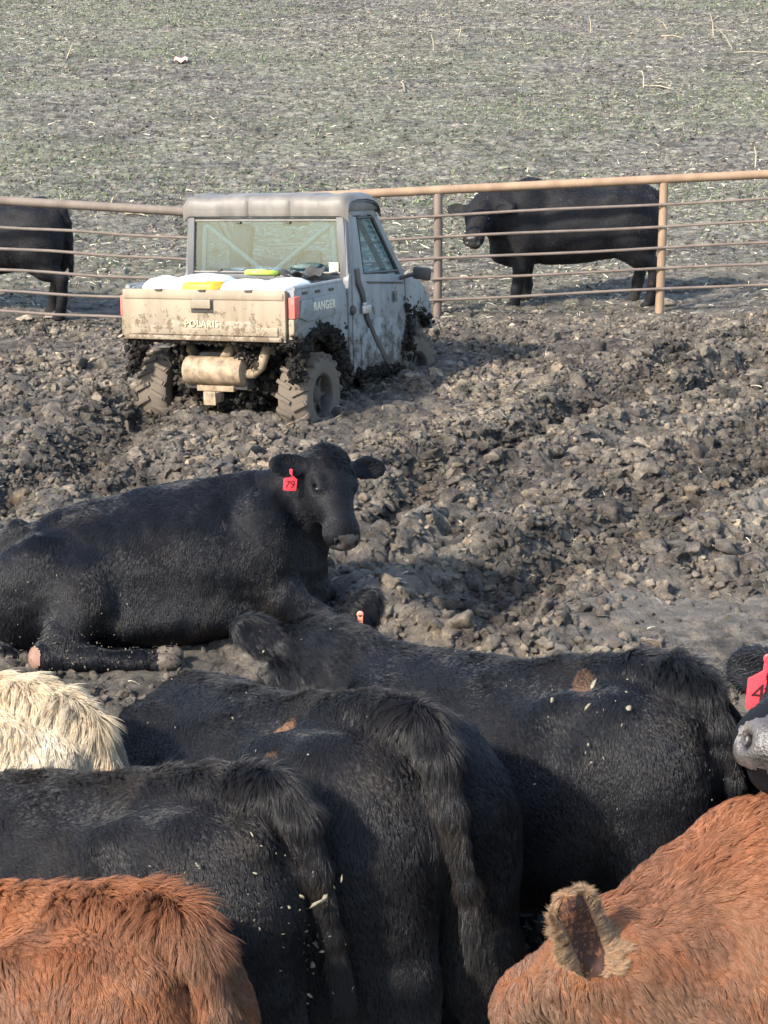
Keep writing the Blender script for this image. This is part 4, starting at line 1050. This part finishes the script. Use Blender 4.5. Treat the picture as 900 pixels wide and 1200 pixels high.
def build_vehicle():
    M = MAT
    mudc = (.075, .060, .045)
    M['paint'] = mat_paint('dusty_pale_paint', (.225, .25, .27), (.24, .225, .195), mudc, dusta=.60, mlo=.56, mhi=.68)
    M['tail_paint'] = mat_paint('tan_dusted_tailgate', (.29, .25, .195), (.27, .21, .14), (.12, .085, .055), dusta=1.0, mlo=.60, mhi=.66, z0=.8, z1=1.2, muda=.8, mscale=13)
    M['roof'] = mat_paint('dusty_roof_plastic', (.11, .105, .10), (.20, .18, .155), (.07, .06, .05), dusta=.9, z0=0, z1=.1, mlo=.62, mhi=.75)
    M['blackp'] = mat_paint('black_plastic', (.022, .023, .026), (.12, .105, .085), mudc, dusta=.5, rough=.5)
    M['pillar'] = mat_paint('grey_pillar_plastic', (.075, .085, .10), (.20, .185, .16), mudc, dusta=.55, rough=.5)
    M['tyre'] = mat_paint('muddy_tyre', (.035, .034, .034), (.16, .13, .10), (.13, .105, .08), dusta=.9, mlo=.45, mhi=.62, rough=.85)
    M['wet_mud'] = mat_clod('caked_wet_mud', .60)
    M['tan_mud'] = mat_clod('caked_dry_mud', 1.15)
    M['rust_tan'] = simple('heat_tanned_steel', (.27, .20, .13), .7, var=.5, vscale=14, bmp=.4)
    M['lens'] = simple('tail_light_lens', (.62, .13, .10), .4, var=.3, vscale=30)
    M['seat'] = simple('seat_fabric', (.030, .032, .035), .8, var=.3)
    M['bar'] = simple('dusty_bar', (.15, .14, .115), .6, var=.2)
    M['white_bag'] = simple('white_woven_plastic', (.78, .80, .82), .45, var=.06, vscale=14, bmp=.3)
    M['yellow'] = simple('yellow_plastic', (.85, .50, .03), .45, var=.08); M['lime'] = simple('lime_plastic', (.50, .62, .08), .45)
    M['letters'] = simple('cream_letters', (.50, .44, .28), .6, var=.25, vscale=25)
    M['sticker'] = simple('cream_sticker', (.68, .62, .48), .6, var=.12)
    M['silver'] = simple('dull_steel', (.45, .45, .44), .4, metal=.6, var=.2)
    M['glass'] = mat_glass('rear_glass', (.60, .80, .90), .05, (.15, .24, .29)); M['glass_side'] = mat_glass('door_glass', (.72, .86, .94), .14, (.20, .30, .30))
    yaw = math.radians(65.5); Rm = (Matrix.Rotation(yaw, 4, 'Z') @ Matrix.Rotation(math.radians(5.0), 4, 'Y') @ Matrix.Rotation(math.radians(-3.2), 4, 'X'))
    ref = Rm @ Vector((-1.52, -.79, 1.22)); VS = 1.035; loc = Vector((-.725, 15.8, 1.115))-ref*VS
    root = empty('utility_vehicle', loc, Rm.to_euler(), label='mud-caked pale utility vehicle with an enclosed cab and cargo bed, sunk in the mud', cat='utility vehicle'); root.scale = (VS,)*3
    B = lambda: MB()
    # ---- frame and under-body
    f = B(); f.box((-.2, 0, .46), (2.5, .62, .10), bev=.02); f.box((.15, 0, .42), (1.0, 1.36, .06), bev=.015)
    for y in (.22, -.22): f.tube([(-1.45, y, .78), (-1.2, y, .60), (-.8, y, .48)], .03)
    f.box((-1.42, 0, .80), (.08, .9, .05), bev=.01); f.box((-1.1, 0, .58), (.5, .42, .26), bev=.05)
    f.build('chassis', M['blackp'], root)
    sus = B()
    for s_ in (1, -1):
        sus.tube([(-1.35, .18*s_, .42), (-1.10, .52*s_, .36)], .020); sus.tube([(-.85, .18*s_, .44), (-1.0, .52*s_, .36)], .020); sus.tube([(-1.2, .2*s_, .60), (-1.05, .52*s_, .52)], .018)
        sus.tube([(-1.18, .34*s_, .82), (-1.12, .44*s_, .44)], .034)
        sus.tube([(-1.03, .1*s_, .42), (-1.03, .56*s_, .40)], .028)
    sus.build('suspension_arm', M['rust_tan'], root)
    hb = B(); hb.box((-1.47, -.02, .35), (.16, .085, .085), bev=.008); hb.box((-1.555, -.02, .35), (.015, .11, .11), bev=.004); hb.box((-1.44, -.02, .42), (.05, .34, .05), bev=.01); hb.build('hitch', M['rust_tan'], root)
    mf = B(); My = Matrix.Translation((-1.43, -.02, .56)) @ Matrix.Rotation(PI/2, 4, 'X')
    mf.lathe([(0, -.275), (.085, -.275), (.112, -.262), (.118, -.24), (.115, -.2), (.115, .2), (.118, .24), (.112, .262), (.085, .275), (0, .275)], My, 36)
    for y in (-.16, .14): mf.box((-1.43, -.02+y, .455), (.05, .03, .05), bev=.006)
    mf.build('muffler', M['rust_tan'], root)
    ep = B(); ep.tube([(-1.43, -.28, .54), (-1.43, -.36, .545), (-1.42, -.42, .60), (-1.38, -.44, .70), (-1.25, -.42, .80)], .040, 16); ep.tube([(-1.43, -.10, .66), (-1.30, -.12, .78), (-1.0, -.1, .80)], .045, 14)
    ep.build('exhaust_pipe', M['rust_tan'], root)
    # ---- cargo bed
    bed = B(); bed.box((-1.02, 0, .90), (.98, 1.40, .06), bev=.01); bed.box((-.545, 0, 1.06), (.05, 1.42, .36), bev=.012)
    side = [(-1.50, .83), (-1.50, 1.215), (-1.44, 1.235), (-.62, 1.245), (-.56, 1.20), (-.53, 1.05), (-.53, .50), (-.60, .52), (-.68, .70), (-.80, .82), (-1.03, .89), (-1.22, .86), (-1.34, .80), (-1.44, .80)]
    for s_ in (1, -1):
        a, b_ = sorted((s_*.705, s_*.775)); bed.prism(side, 'y', a, b_, bev=.012)
        a, b_ = sorted((s_*.772, s_*.792)); bed.prism([(-1.44, 1.00), (-1.40, 1.135), (-.78, 1.155), (-.70, 1.06), (-.64, 1.0), (-1.0, .965), (-1.3, .96)], 'y', a, b_, bev=.010)
        bed.tube([(-1.49, s_*.755, 1.228), (-.62, s_*.755, 1.243)], .022, 10)
    bedo = bed.build('cargo_bed', M['paint'], root)
    for s_ in (1, -1):
        for x in (-1.32, -1.09, -.84): B().box((x, s_*.778, 1.190), (.085, .010, .022), bev=.003).build('tie_down_slot', M['blackp'], bedo)
    tg = B(); tg.box((-1.535, .02, 1.015), (.055, 1.49, .41), bev=.014)
    tg.prism([(.68, .93), (.34, .93), (.30, .975), (-.42, .975), (-.46, .93), (-.66, .93), (-.66, .86), (.68, .86)], 'x', -1.575, -1.560, bev=.006)
    tg.box((-1.566, .02, 1.17), (.012, 1.46, .05), bev=.004); tg.box((-1.575, .02, .835), (.03, 1.44, .035), bev=.008)
    tgo = tg.build('tailgate', M['tail_paint'], root)
    hr = B(); hr.box((-1.5655, .02, 1.095), (.010, .20, .115), bev=.003); hr.build('handle_recess', M['blackp'], tgo)
    hd_ = B(); hd_.box((-1.580, .02, 1.108), (.022, .175, .072), bev=.008); hd_.build('handle', M['tail_paint'], tgo)
    for y in (.42, .02, -.40): B().box((-1.552, y, 1.216), (.05, .06, .014), bev=.003).build('latch_notch', M['blackp'], tgo)
    cu = bpy.data.curves.new('lettering', 'FONT'); cu.body = 'POLARIS'; cu.size = .075; cu.align_x = 'CENTER'; cu.align_y = 'CENTER'; cu.extrude = .004; cu.space_character = 1.12; cu.offset = .0012; cu.materials.append(M['letters'])
    t = text_mesh(cu, 'lettering'); t.parent = tgo; t.rotation_euler = (PI/2, 0, -PI/2); t.location = (-1.580, .02, .948)
    cu = bpy.data.curves.new('lettering', 'FONT'); cu.body = 'RANGER'; cu.size = .095; cu.align_x = 'CENTER'; cu.align_y = 'CENTER'; cu.extrude = .003; cu.offset = .002; cu.space_character = 1.1; cu.materials.append(M['sticker'])
    t = text_mesh(cu, 'lettering'); t.parent = bedo; t.rotation_euler = (PI/2, 0, 0); t.location = (-1.0, -.7935, 1.07)
    for s_ in (1, -1):
        tl = B(); tl.prism([(-1.545, 1.00), (-1.545, 1.165), (-1.43, 1.175), (-1.465, 1.00)], 'y', *sorted((s_*.745, s_*.798)), bev=.008); tlo = tl.build('tail_light', M['lens'], root)
        tl2 = B(); tl2.prism([(-1.545, .835), (-1.545, .995), (-1.463, .995), (-1.45, .88)], 'y', *sorted((s_*.742, s_*.790)), bev=.008); tl2.build('corner_trim', M['tail_paint'], root)
    # ---- cab
    rw = B(); rw.box((-.475, 0, .92), (.05, 1.44, .62), bev=.015); rw.build('rear_panel', M['roof'], root)
    fr = lean(B().box((-.475, .735, 1.52), (.07, .07, .58), bev=.015).box((-.475, -.735, 1.52), (.07, .07, .58), bev=.015).box((-.475, 0, 1.262), (.05, 1.40, .05), bev=.012).box((-.475, 0, 1.775), (.05, 1.40, .05), bev=.012))
    # trim and pillars around the rear window
    fro = fr.build('cab_frame', M['pillar'], root)
    gw = B(); pr = [(-.685, 1.735), (.685, 1.735), (.705, 1.30), (-.705, 1.30)]; gw.prism(pr, 'x', -.487, -.480); wo = gw.build('rear_window', M['glass'], root, smooth=0)
    ws = B()
    for a, b_ in zip(pr, pr[1:]+pr[:1]): ws.tube([(-.492, a[0], a[1]), (-.492, b_[0], b_[1])], .010, 8)
    ws.build('window_seal', M['roof'], wo)
    stk = B(); stk.box((-.4905, -.635, 1.345), (.004, .085, .085)); stk.build('sticker', M['sticker'], wo)
    for y, z in ((.45, 1.315), (-.45, 1.315), (.0, 1.315), (.25, 1.715), (-.22, 1.715)): B().box((-.4975, y, z), (.016, .035, .02), bev=.004).build('window_clip', M['blackp'], wo)
    # roof: rounded shell with pressed creases in its rear lip
    n1, n2 = 60, 34; rf = B(); vs = []; fs = []
    prof = [(-.525, 1.79), (-.535, 1.82), (-.53, 1.88), (-.515, 1.92), (-.48, 1.94), (-.3, 1.958), (-.1, 1.958), (.04, 1.94), (.13, 1.90), (.17, 1.85), (.165, 1.81)]
    for i in range(n1):
        u = i/(n1-1)*2-1; yy = u*.785; edge = max(0, abs(u)-.9)/.1
        cre = sum(a_*math.exp(-((yy-c)/.016)**2) for c, a_ in ((.40, .012), (.14, .024), (-.03, .012), (-.26, .020), (-.50, .010)))+.012*math.exp(-((yy-.30)/.08)**2)
        for j, (x, z) in enumerate(prof):
            zz = z-.055*edge**2-(.012 if 3 <= j <= 8 and abs(u) > .55 and abs(u) < .8 else 0)
            vs.append((x+(cre if j <= 3 else 0)+.03*edge**2*(1 if j < 5 else -1), yy, zz-(cre*.5 if j == 4 else 0)))
    m_ = len(prof)
    for i in range(n1-1):
        for j in range(m_-1): fs.append((i*m_+j, i*m_+j+1, (i+1)*m_+j+1, (i+1)*m_+j))
    rf.add(vs, fs); lo = [(x, y, z-.02) for x, y, z in vs]; rf.add(lo, [f_[::-1] for f_ in fs]); rf.box((-.16, 0, 1.80), (.62, 1.42, .05), bev=.01)
    rf.box((-.17, .745, 1.845), (.62, .05, .08), bev=.02); rf.box((-.17, -.745, 1.845), (.62, .05, .08), bev=.02)
    rf.build('roof', M['roof'], root, smooth=50)
    for s_ in (1, -1):
        d = B(); y0, y1 = sorted((s_*.735, s_*.785))
        low = [(-.44, .44), (.50, .40), (.62, .62), (.66, .95), (.60, 1.23), (-.44, 1.30)]
        d.prism(low, 'y', y0, y1, bev=.014)
        y2, y3 = sorted((s_*.783, s_*.797)); d.prism([(-.30, .52), (.44, .49), (.52, .66), (.40, .86), (-.02, .90), (-.30, .74)], 'y', y2, y3, bev=.009)
        # upper surround
        ring = [(-.43, 1.27), (-.41, 1.80), (.02, 1.80), (.10, 1.75), (.60, 1.22)]
        for a, b_ in zip(ring, ring[1:]): 
            dx, dz = b_[0]-a[0], b_[1]-a[1]; L = math.hypot(dx, dz); nx, nz = -dz/L*.034, dx/L*.034
            d.prism([(a[0]-nx, a[1]-nz), (b_[0]-nx, b_[1]-nz), (b_[0]+nx, b_[1]+nz), (a[0]+nx, a[1]+nz)], 'y', y0, y1, bev=.010)
        d.prism([(-.40, 1.27), (-.38, 1.76), (-.29, 1.76), (-.22, 1.30), (-.15, 1.27)], 'y', y0, y1, bev=.01)
        lean(d); do = d.build('door', M['paint'], root)
        g = lean(B().prism([(-.25, 1.26), (-.30, 1.76), (.02, 1.76), (.53, 1.24)], 'y', *sorted((s_*.752, s_*.758)))); g.build('door_window', M['glass_side'], do, smooth=0)
        gs = B(); rp = [(-.22, 1.285), (-.275, 1.745), (.01, 1.745), (.49, 1.27)]
        for a, b_ in zip(rp, rp[1:]+rp[:1]): gs.tube([(a[0], s_*.779, a[1]), (b_[0], s_*.779, b_[1])], .012, 8)
        lean(gs); gs.build('window_seal', M['blackp'], do)
        st = B(); pts = [(-.37, 1.33), (-.36, 1.22), (-.28, 1.12), (-.20, .92), (-.05, .74), (.12, .58), (.30, .42)]; w = [.034, .036, .034, .030, .028, .030, .032]
        L_ = []; R_ = []
        for i, (p, q_) in enumerate(zip(pts, w)):
            a = pts[max(i-1, 0)]; b_ = pts[min(i+1, len(pts)-1)]; t_ = unit((b_[0]-a[0], b_[1]-a[1])); L_.append((p[0]-t_[1]*q_, p[1]+t_[0]*q_)); R_.append((p[0]+t_[1]*q_, p[1]-t_[0]*q_))
        st.prism(L_+R_[::-1], 'y', *sorted((s_*.784, s_*.806)), bev=.005); lean(st); st.build('mud_flap_strip', M['blackp'], do)
        la = B(); la.box((-.24, s_*.815, .985), (.15, .022, .07), bev=.008); la.box((-.29, s_*.822, 1.03), (.05, .02, .03), bev=.005); la.build('latch', M['silver'], do)
        kn = B(); kn.lathe([(0, -.02), (.038, -.018), (.042, 0), (.036, .016), (0, .02)], Matrix.Translation((-.46, s_*.79, .99)) @ Matrix.Rotation(PI/2, 4, 'X'), 18); kn.build('side_marker', M['blackp'], root)
        dh = B(); dh.box((.40, s_*.787, 1.05), (.11, .008, .10), bev=.003); dho = dh.build('handle_recess', M['pillar'], do)
        dh = B(); dh.box((.375, s_*.793, 1.05), (.035, .014, .075), bev=.005); dh.build('handle', M['blackp'], do)
        bl = B(); bl.prism([(-.18, 1.215), (.58, 1.165), (.585, 1.15), (-.14, 1.195)], 'y', *sorted((s_*.783, s_*.789))); bl.build('belt_seam', M['blackp'], do)
        # rear quarter between bed and door
        q = B(); q.prism([(-.52, .46), (-.52, 1.24), (-.50, 1.30), (-.455, 1.30), (-.455, .44)], 'y', *sorted((s_*.73, s_*.782)), bev=.008)
        q.prism([(-.51, 1.28), (-.49, 1.80), (-.44, 1.80), (-.455, 1.28)], 'y', *sorted((s_*.735, s_*.775)), bev=.006); lean(q); q.build('quarter_panel', M['paint'], root)
        # front fender
        fd = B(); arch = [(.93+.38*math.cos(a), .46+.42*math.sin(a)) for a in np.linspace(math.radians(35), math.radians(172), 11)]
        fd.prism([(.57, .54), (.66, .95), (.64, 1.20), (.86, 1.20), (1.06, 1.10), (1.22, .92), (1.25, .72)]+arch, 'y', *sorted((s_*.68, s_*.785)), bev=.012); fd.build('front_fender', M['paint'], root)
        mr = B(); mr.tube([(.52, s_*.78, 1.20), (.56, s_*.84, 1.22), (.58, s_*.90, 1.235)], .018, 10); mr.box((.585, s_*.97, 1.24), (.05, .17, .11), rot=(.1, 0, .1*s_), bev=.022); mr.build('side_mirror', M['blackp'], root)
    hoodp = B(); hoodp.prism([(.62, .85), (.62, 1.20), (.86, 1.17), (1.08, 1.06), (1.26, .90), (1.28, .60), (1.15, .60), (1.05, .9)], 'y', -.69, .69, bev=.03); hoodp.build('hood', M['paint'], root)
    wsn = lean(B().prism([(.10, 1.755), (.11, 1.76), (.63, 1.225), (.62, 1.22)], 'y', -.70, .70)); wsn.build('windshield', M['glass_side'], root, smooth=0)
    # ---- interior
    cab = B()
    for y in (.36, -.36):
        cab.box((-.18, y, .80), (.48, .66, .14), bev=.04); cab.box((-.36, y, 1.08), (.12, .60, .50), rot=(0, -.12, 0), bev=.04)
    cab.box((-.36, .30, 1.50), (.10, .20, .42), rot=(.15, 0, 0), bev=.05); cab.box((-.2, -.02, 1.33), (.2, .5, .12), bev=.04); cab.box((-.36, -.34, 1.40), (.08, .25, .16), bev=.04)
    cab.build('seat', M['seat'], root)
    db = B(); db.box((.50, 0, 1.05), (.26, 1.36, .26), bev=.05); db.box((.28, .05, 1.0), (.2, .22, .34), bev=.04); db.build('dashboard', M['seat'], root)
    sw = B(); c = Vector((.22, .36, 1.18)); sw.tube([c+Matrix.Rotation(-.5, 3, 'Y') @ Vector((0, .17*math.cos(a), .17*math.sin(a))) for a in np.linspace(0, 2*PI, 25)], .014, 8, cap=False); sw.tube([c, c+Vector((.2, 0, -.12))], .022, 8); sw.build('steering_wheel', M['seat'], root)
    cg = B()
    for s_ in (1, -1):
        cg.tube([(-.44, 0, 1.27), (-.44, s_*.62, 1.72)], .024, 10); cg.tube([(-.44, s_*.66, .9), (-.43, s_*.60, 1.78), (.02, s_*.60, 1.78), (.55, s_*.64, 1.22)], .026, 10)
    cg.build('roll_bar', M['bar'], root)
    cl = B(); cl.box((.42, -.35, 1.24), (.20, .30, .12), bev=.03); cl.build('dash_tray', M['sticker'], root); c2_ = B(); c2_.box((.40, .10, 1.23), (.16, .20, .10), rot=(0, .2, .3), bev=.03); c2_.build('dash_rag', M['white_bag'], root)
    mi = B(); mi.box((.08, 0, 1.70), (.03, .26, .06), bev=.015); mi.build('rear_view_mirror', M['blackp'], root)
    # ---- wheels
    def wheel(x, y, z=.34, steer=0):
        s_ = 1 if y > 0 else -1
        Mw = Matrix.Translation((x, y, z)) @ Matrix.Rotation(steer, 4, 'Z') @ Matrix.Rotation(-PI/2*s_, 4, 'X'); Mi = Mw.to_3x3()
        w = empty('wheel', (0, 0, 0)); w.parent = root
        ty = B(); ty.lathe([(.175, -.105), (.185, -.125), (.25, -.142), (.305, -.132), (.325, -.105), (.330, -.05), (.333, 0), (.330, .05), (.325, .105), (.305, .132), (.25, .142), (.185, .125), (.175, .105), (.170, 0), (.175, -.105)], Mw, 56)
        for k in range(18):
            for sd_ in (1, -1):
                a = 2*PI*(k+.5*(sd_ > 0))/18
                L = Matrix.Rotation(a, 4, 'Z') @ Matrix.Translation((.337, 0, .066*sd_)) @ Matrix.Rotation(.45*sd_, 4, 'X')
                t2 = B(); t2.box((0, 0, 0), (.030, .034, .135), bev=.006); t2.box((-.022, 0, .066*sd_), (.05, .036, .03), bev=.006)
                ty.add([Mw @ (L @ Vector(v)) for v in t2.v], t2.f)
        ty.build('tyre', M['tyre'], w, smooth=40)
        rm = B(); rm.lathe([(.176, -.10), (.168, .02), (.165, .10), (.178, .112), (.170, .118), (.158, .10), (.150, .04), (.09, .05), (.06, .075), (.035, .085), (0, .085)], Mw, 40)
        for k in range(6):
            a = k*PI/3; t2 = B(); t2.box((.105, 0, .055), (.11, .036, .03), bev=.008); Lk = Matrix.Rotation(a, 4, 'Z'); rm.add([Mw @ (Lk @ Vector(v)) for v in t2.v], t2.f)
        rm.build('rim', M['blackp'], w, smooth=40)
    wheel(-1.03, .655); wheel(-1.03, -.655); wheel(.93, .655, steer=-.12); wheel(.93, -.655, steer=-.12)
    for s_ in (1, -1):
        wl_ = B(); wl_.prism([(-1.03+.40*math.cos(a), .47+.40*math.sin(a)) for a in np.linspace(.9, PI-.9, 10)]+[(-1.03+.37*math.cos(a), .47+.37*math.sin(a)) for a in np.linspace(PI-.9, .9, 10)], 'y', *sorted((s_*.45, s_*.72))); wl_.build('wheel_liner', M['blackp'], root)
    # ---- caked mud
    for s_, n_ in ((-1, 560), (1, 260)):
        arc = [(-1.03+.43*math.cos(a), s_*.745, .47+.41*math.sin(a)) for a in np.linspace(.05, PI-.1, 12)]
        crust(root, arc, .017, 60+s_, n=n_*4, spread=.028)
        crust(root, [(-.60, s_*.72, .36), (-.62, s_*.68, .85), (-.66, s_*.60, .80)], .022, 70+s_, n=1100, spread=.040)
        arc = [(.93+.39*math.cos(a), s_*.76, .50+.40*math.sin(a)) for a in np.linspace(.7, PI, 10)]; crust(root, arc, .016, 80+s_, n=420, spread=.022)
    crust(root, [(.62, -.79, 1.0), (.68, -.80, .80), (.70, -.80, .5)], .014, 91, n=200, spread=.025)
    crust(root, [(-1.53, .74, .80), (-1.52, -.74, .80)], .014, 92, n=160, spread=.014)
    crust(root, [(-1.53, .74, .80), (-1.5, .55, .78)], .014, 99, n=200, spread=.022); crust(root, [(-1.53, -.76, .80), (-1.48, -.76, .82), (-1.5, -.55, .79)], .015, 98, n=320, spread=.024)
    crust(root, [(-1.1, .5, .62), (-1.2, .3, .40), (-1.3, 0, .26), (-1.2, -.3, .40), (-1.1, -.5, .60)], .024, 93, n=1000, spread=.06)
    crust(root, [(-1.40, .34, .66), (-1.40, .30, .45)], .016, 94, n=140, spread=.035, mat=M['tan_mud']); crust(root, [(-1.42, -.22, .70), (-1.42, -.40, .62)], .014, 95, n=120, spread=.03, mat=M['tan_mud'])
    crust(root, [(-.40, -.79, .46), (.5, -.79, .42)], .014, 96, n=420, spread=.022)
    # ---- the load: separate things lying in the bed
    V2W = Matrix.Translation(loc) @ Rm @ Matrix.Scale(VS, 4)
    def put(mb, name, mat, label, cat, group=None):
        o = mb.build(name, mat, None, smooth=60); o.matrix_world = V2W; tag(o, label, cat, group); return o
    def pillow(c, d, rot=(0, 0, 0), seed=0, p=2.6):
        v, f_ = ico(4); q = np.sign(v)*np.abs(v)**(2/p); q = q/np.max(np.abs(q))
        q = q*(1+.05*vnoise(v[:, 0:1]*3+seed, v[:, 1:2]*3, v[:, 2:3]*3, seed)+.025*vnoise(v[:, 0:1]*9+seed, v[:, 1:2]*9, v[:, 2:3]*9, seed))
        q = q*np.array(d)/2; Rr = np.array(Euler(rot).to_matrix()); mb = B(); mb.add(q@Rr.T+np.array(c), f_.tolist()); return mb
    put(pillow((-1.18, .56, 1.17), (.60, .34, .22), (.35, -.05, .1), 1), 'feed_bag', M['white_bag'], 'white woven bag leaning at the left end of the cargo bed', 'feed bag', 'white bags in the cargo bed')
    put(pillow((-1.00, .30, 1.21), (.70, .42, .20), (.06, 0, .05), 2), 'feed_bag', M['white_bag'], 'white woven bag lying behind the yellow jug in the cargo bed', 'feed bag', 'white bags in the cargo bed')
    put(pillow((-1.22, -.20, 1.18), (.50, .36, .22), (0, 0, 0), 3), 'feed_bag', M['white_bag'], 'white woven bag just right of the yellow jug in the cargo bed', 'feed bag', 'white bags in the cargo bed')
    put(pillow((-1.18, -.53, 1.19), (.52, .33, .22), (-.04, 0, -.1), 4), 'feed_bag', M['white_bag'], 'white woven bag at the right end of the cargo bed', 'feed bag', 'white bags in the cargo bed')
    jug = B(); jug.box((-1.33, .13, 1.175), (.24, .30, .19), bev=.035); jo = put(jug, 'yellow_jug', M['yellow'], 'yellow plastic jug lying just behind the tailgate', 'jug')
    sp_ = B(); sp_.lathe([(0, 0), (.03, 0), (.03, .03), (.02, .035), (0, .035)], Matrix.Translation((-1.33, .13, 1.268)), 16); so_ = sp_.build('cap', M['white_bag'], jo)
    lime = B(); lime.lathe([(0, 0), (.145, 0), (.15, .01), (.15, .03), (.14, .038), (.12, .03), (0, .03)], Matrix.Translation((-.90, -.18, 1.30)) @ Matrix.Rotation(.12, 4, 'Y'), 30)
    put(lime, 'bucket_lid', M['lime'], 'lime green bucket lid lying on the white bags', 'lid')
    ta = B(); n_ = 16; vs = []; fs = []
    for i in range(n_):
        for j in range(n_):
            u, w_ = i/(n_-1), j/(n_-1); x = -.92+.34*u; y = -.30-.38*w_+.05*u
            vs.append((x, y, 1.285+.06*math.sin(u*5+w_*3)*.5+.05*u+.02*math.sin(w_*14)))
    for i in range(n_-1):
        for j in range(n_-1): fs.append((i*n_+j, i*n_+j+1, (i+1)*n_+j+1, (i+1)*n_+j))
    ta.add(vs, fs); ta.add([(x, y, z-.006) for x, y, z in vs], [f_[::-1] for f_ in fs]); put(ta, 'black_tarp', M['blackp'], 'crumpled black tarp piece lying against the cab over the bags', 'tarp')
    return root
# ================================================================ pipe fence and small things
def build_fence():
    rust = mat_paint('rusty_pipe_sunlit', (.27, .165, .105), (.34, .24, .155), (.16, .07, .04), dusta=.8, muda=.7, z0=-5, z1=-4, rough=.7)
    brown = mat_paint('brown_weathered_pipe', (.15, .12, .10), (.24, .19, .15), (.10, .06, .045), dusta=.7, muda=.6, z0=-5, z1=-4, rough=.7)
    redp = mat_paint('red_brown_pipe', (.13, .09, .075), (.22, .18, .145), (.09, .05, .035), dusta=.7, muda=.6, z0=-5, z1=-4, rough=.7)
    def run(D, px0, px1, rows, topmat, railmat, posts, label, ext):
        root = empty('pipe_fence', tuple(aty((px0+px1)/2, 375, D)), label=label, cat='fence'); root.location.z = 0; inv = root.matrix_basis
        o0 = np.array(root.location)
        for i, (ya, yb) in enumerate(rows):
            a = aty(px0, ya, D); b = aty(px1, yb, D); d = b-a; t0, t1 = ext
            P = []
            for k in range(25):
                t = t0+(t1-t0)*k/24; q = a+d*t-o0; P.append((q[0], q[1]-.052*(i > 0), q[2]-.006*math.sin(t*9+i)*(i > 0)))
            mb = MB(); mb.tube(P, .047 if i == 0 else .0150, 12 if i == 0 else 8); mb.build('top_rail' if i == 0 else 'rail', topmat if i == 0 else railmat, root)
        a0 = aty(px0, rows[0][0], D); b0 = aty(px1, rows[0][1], D)
        for px, m_ in posts:
            x = aty(px, 300, D)[0]; t = (x-a0[0])/(b0[0]-a0[0]); zt = a0[2]+(b0[2]-a0[2])*t
            mb = MB(); mb.tube([(x-o0[0], 0, -.3), (x-o0[0]+.004, 0, zt*.5), (x-o0[0], 0, zt-.035)], .046, 16)
            mb.build('post', m_, root)
    run(20.75, 437, 900, [(226.5, 204), (256, 232), (281, 258.5), (306, 283.5), (330, 308), (354, 332)], rust, redp, [(513, redp), (775, rust), (1040, rust), (1302, rust)], 'rusty pipe fence right of the utility vehicle, with a sunlit orange top rail', (-.27, 1.9))
    run(19.95, 0, 208, [(235, 247.5), (265, 277.5), (290, 303), (315, 327.5), (340, 351), (363.5, 374.5)], brown, brown, [(-215, brown), (-470, brown), (236, brown)], 'brown weathered pipe fence left of the utility vehicle', (-2.3, 1.14))
    # small pale stones and scraps
    st = mat_clod('pale_stone', 2.0); rng = np.random.default_rng(8); S, f_ = clod_shapes(8, 3, rng)
    spots = [((33, 381), .10, 'pale flat stone at the hind foot of the cow behind the left fence'), ((62, 379), .075, 'second smaller pale stone right of the flat one, under the left fence'), ((780, 366), .10, 'pale stone against the foot of the orange fence post'),
             ((628, 369), .060, 'pale yellowish stone at the front foot of the cow behind the right fence'), ((600, 386), .05, 'flat pale stone lying below the right fence rails'), ((645, 728), .032, 'small pale stone on the wet mud above the backs of the herd')]
    for i, ((px, py), s, lab) in enumerate(spots):
        g = onz(px, py); z = float(ground_z(g[0], g[1])[0]); V = S[i]*s*np.array([1.15, .8, .6])+np.array([g[0], g[1], z+s*.3])
        o = np_mesh('stone', V, f_, st); tag(o, lab, 'stone', 'pale stones on the mud')
    sc = simple('pink_scrap', (.62, .36, .30), .7, var=.15)
    g = aty(212, 74, 41); g[2] = float(ground_z(g[0], g[1])[0])
    mb = MB(); n = 8; vs = [(.13*(i/(n-1)-.5)*2, .1*(j/(n-1)-.5)*2, .05+.03*math.sin(i*1.3+j)+.05*(j/(n-1))) for i in range(n) for j in range(n)]
    fs = [(i*n+j, i*n+j+1, (i+1)*n+j+1, (i+1)*n+j) for i in range(n-1) for j in range(n-1)]; mb.add(vs, fs); mb.add([(x, y, z-.005) for x, y, z in vs], [f[::-1] for f in fs])
    # walk back to where the sight line meets the slope
    r = ray(212, 74); best = min(np.linspace(22, 70, 400), key=lambda Y: abs(CAM_H+r[2]/r[1]*Y-float(ground_base(np.array([r[0]/r[1]*Y]), np.array([Y]))[0])))
    o = mb.build('paper_scrap', sc, None, 60); o.location = (r[0]/r[1]*best, best, float(ground_z(r[0]/r[1]*best, best)[0])); tag(o, 'small pinkish scrap of litter in the upper left of the field', 'litter')
Q = 1.0
build_ground(Q); build_clods(Q); build_residue(Q)
herd_mats()
build_vehicle(); build_fence(); build_herd(Q)
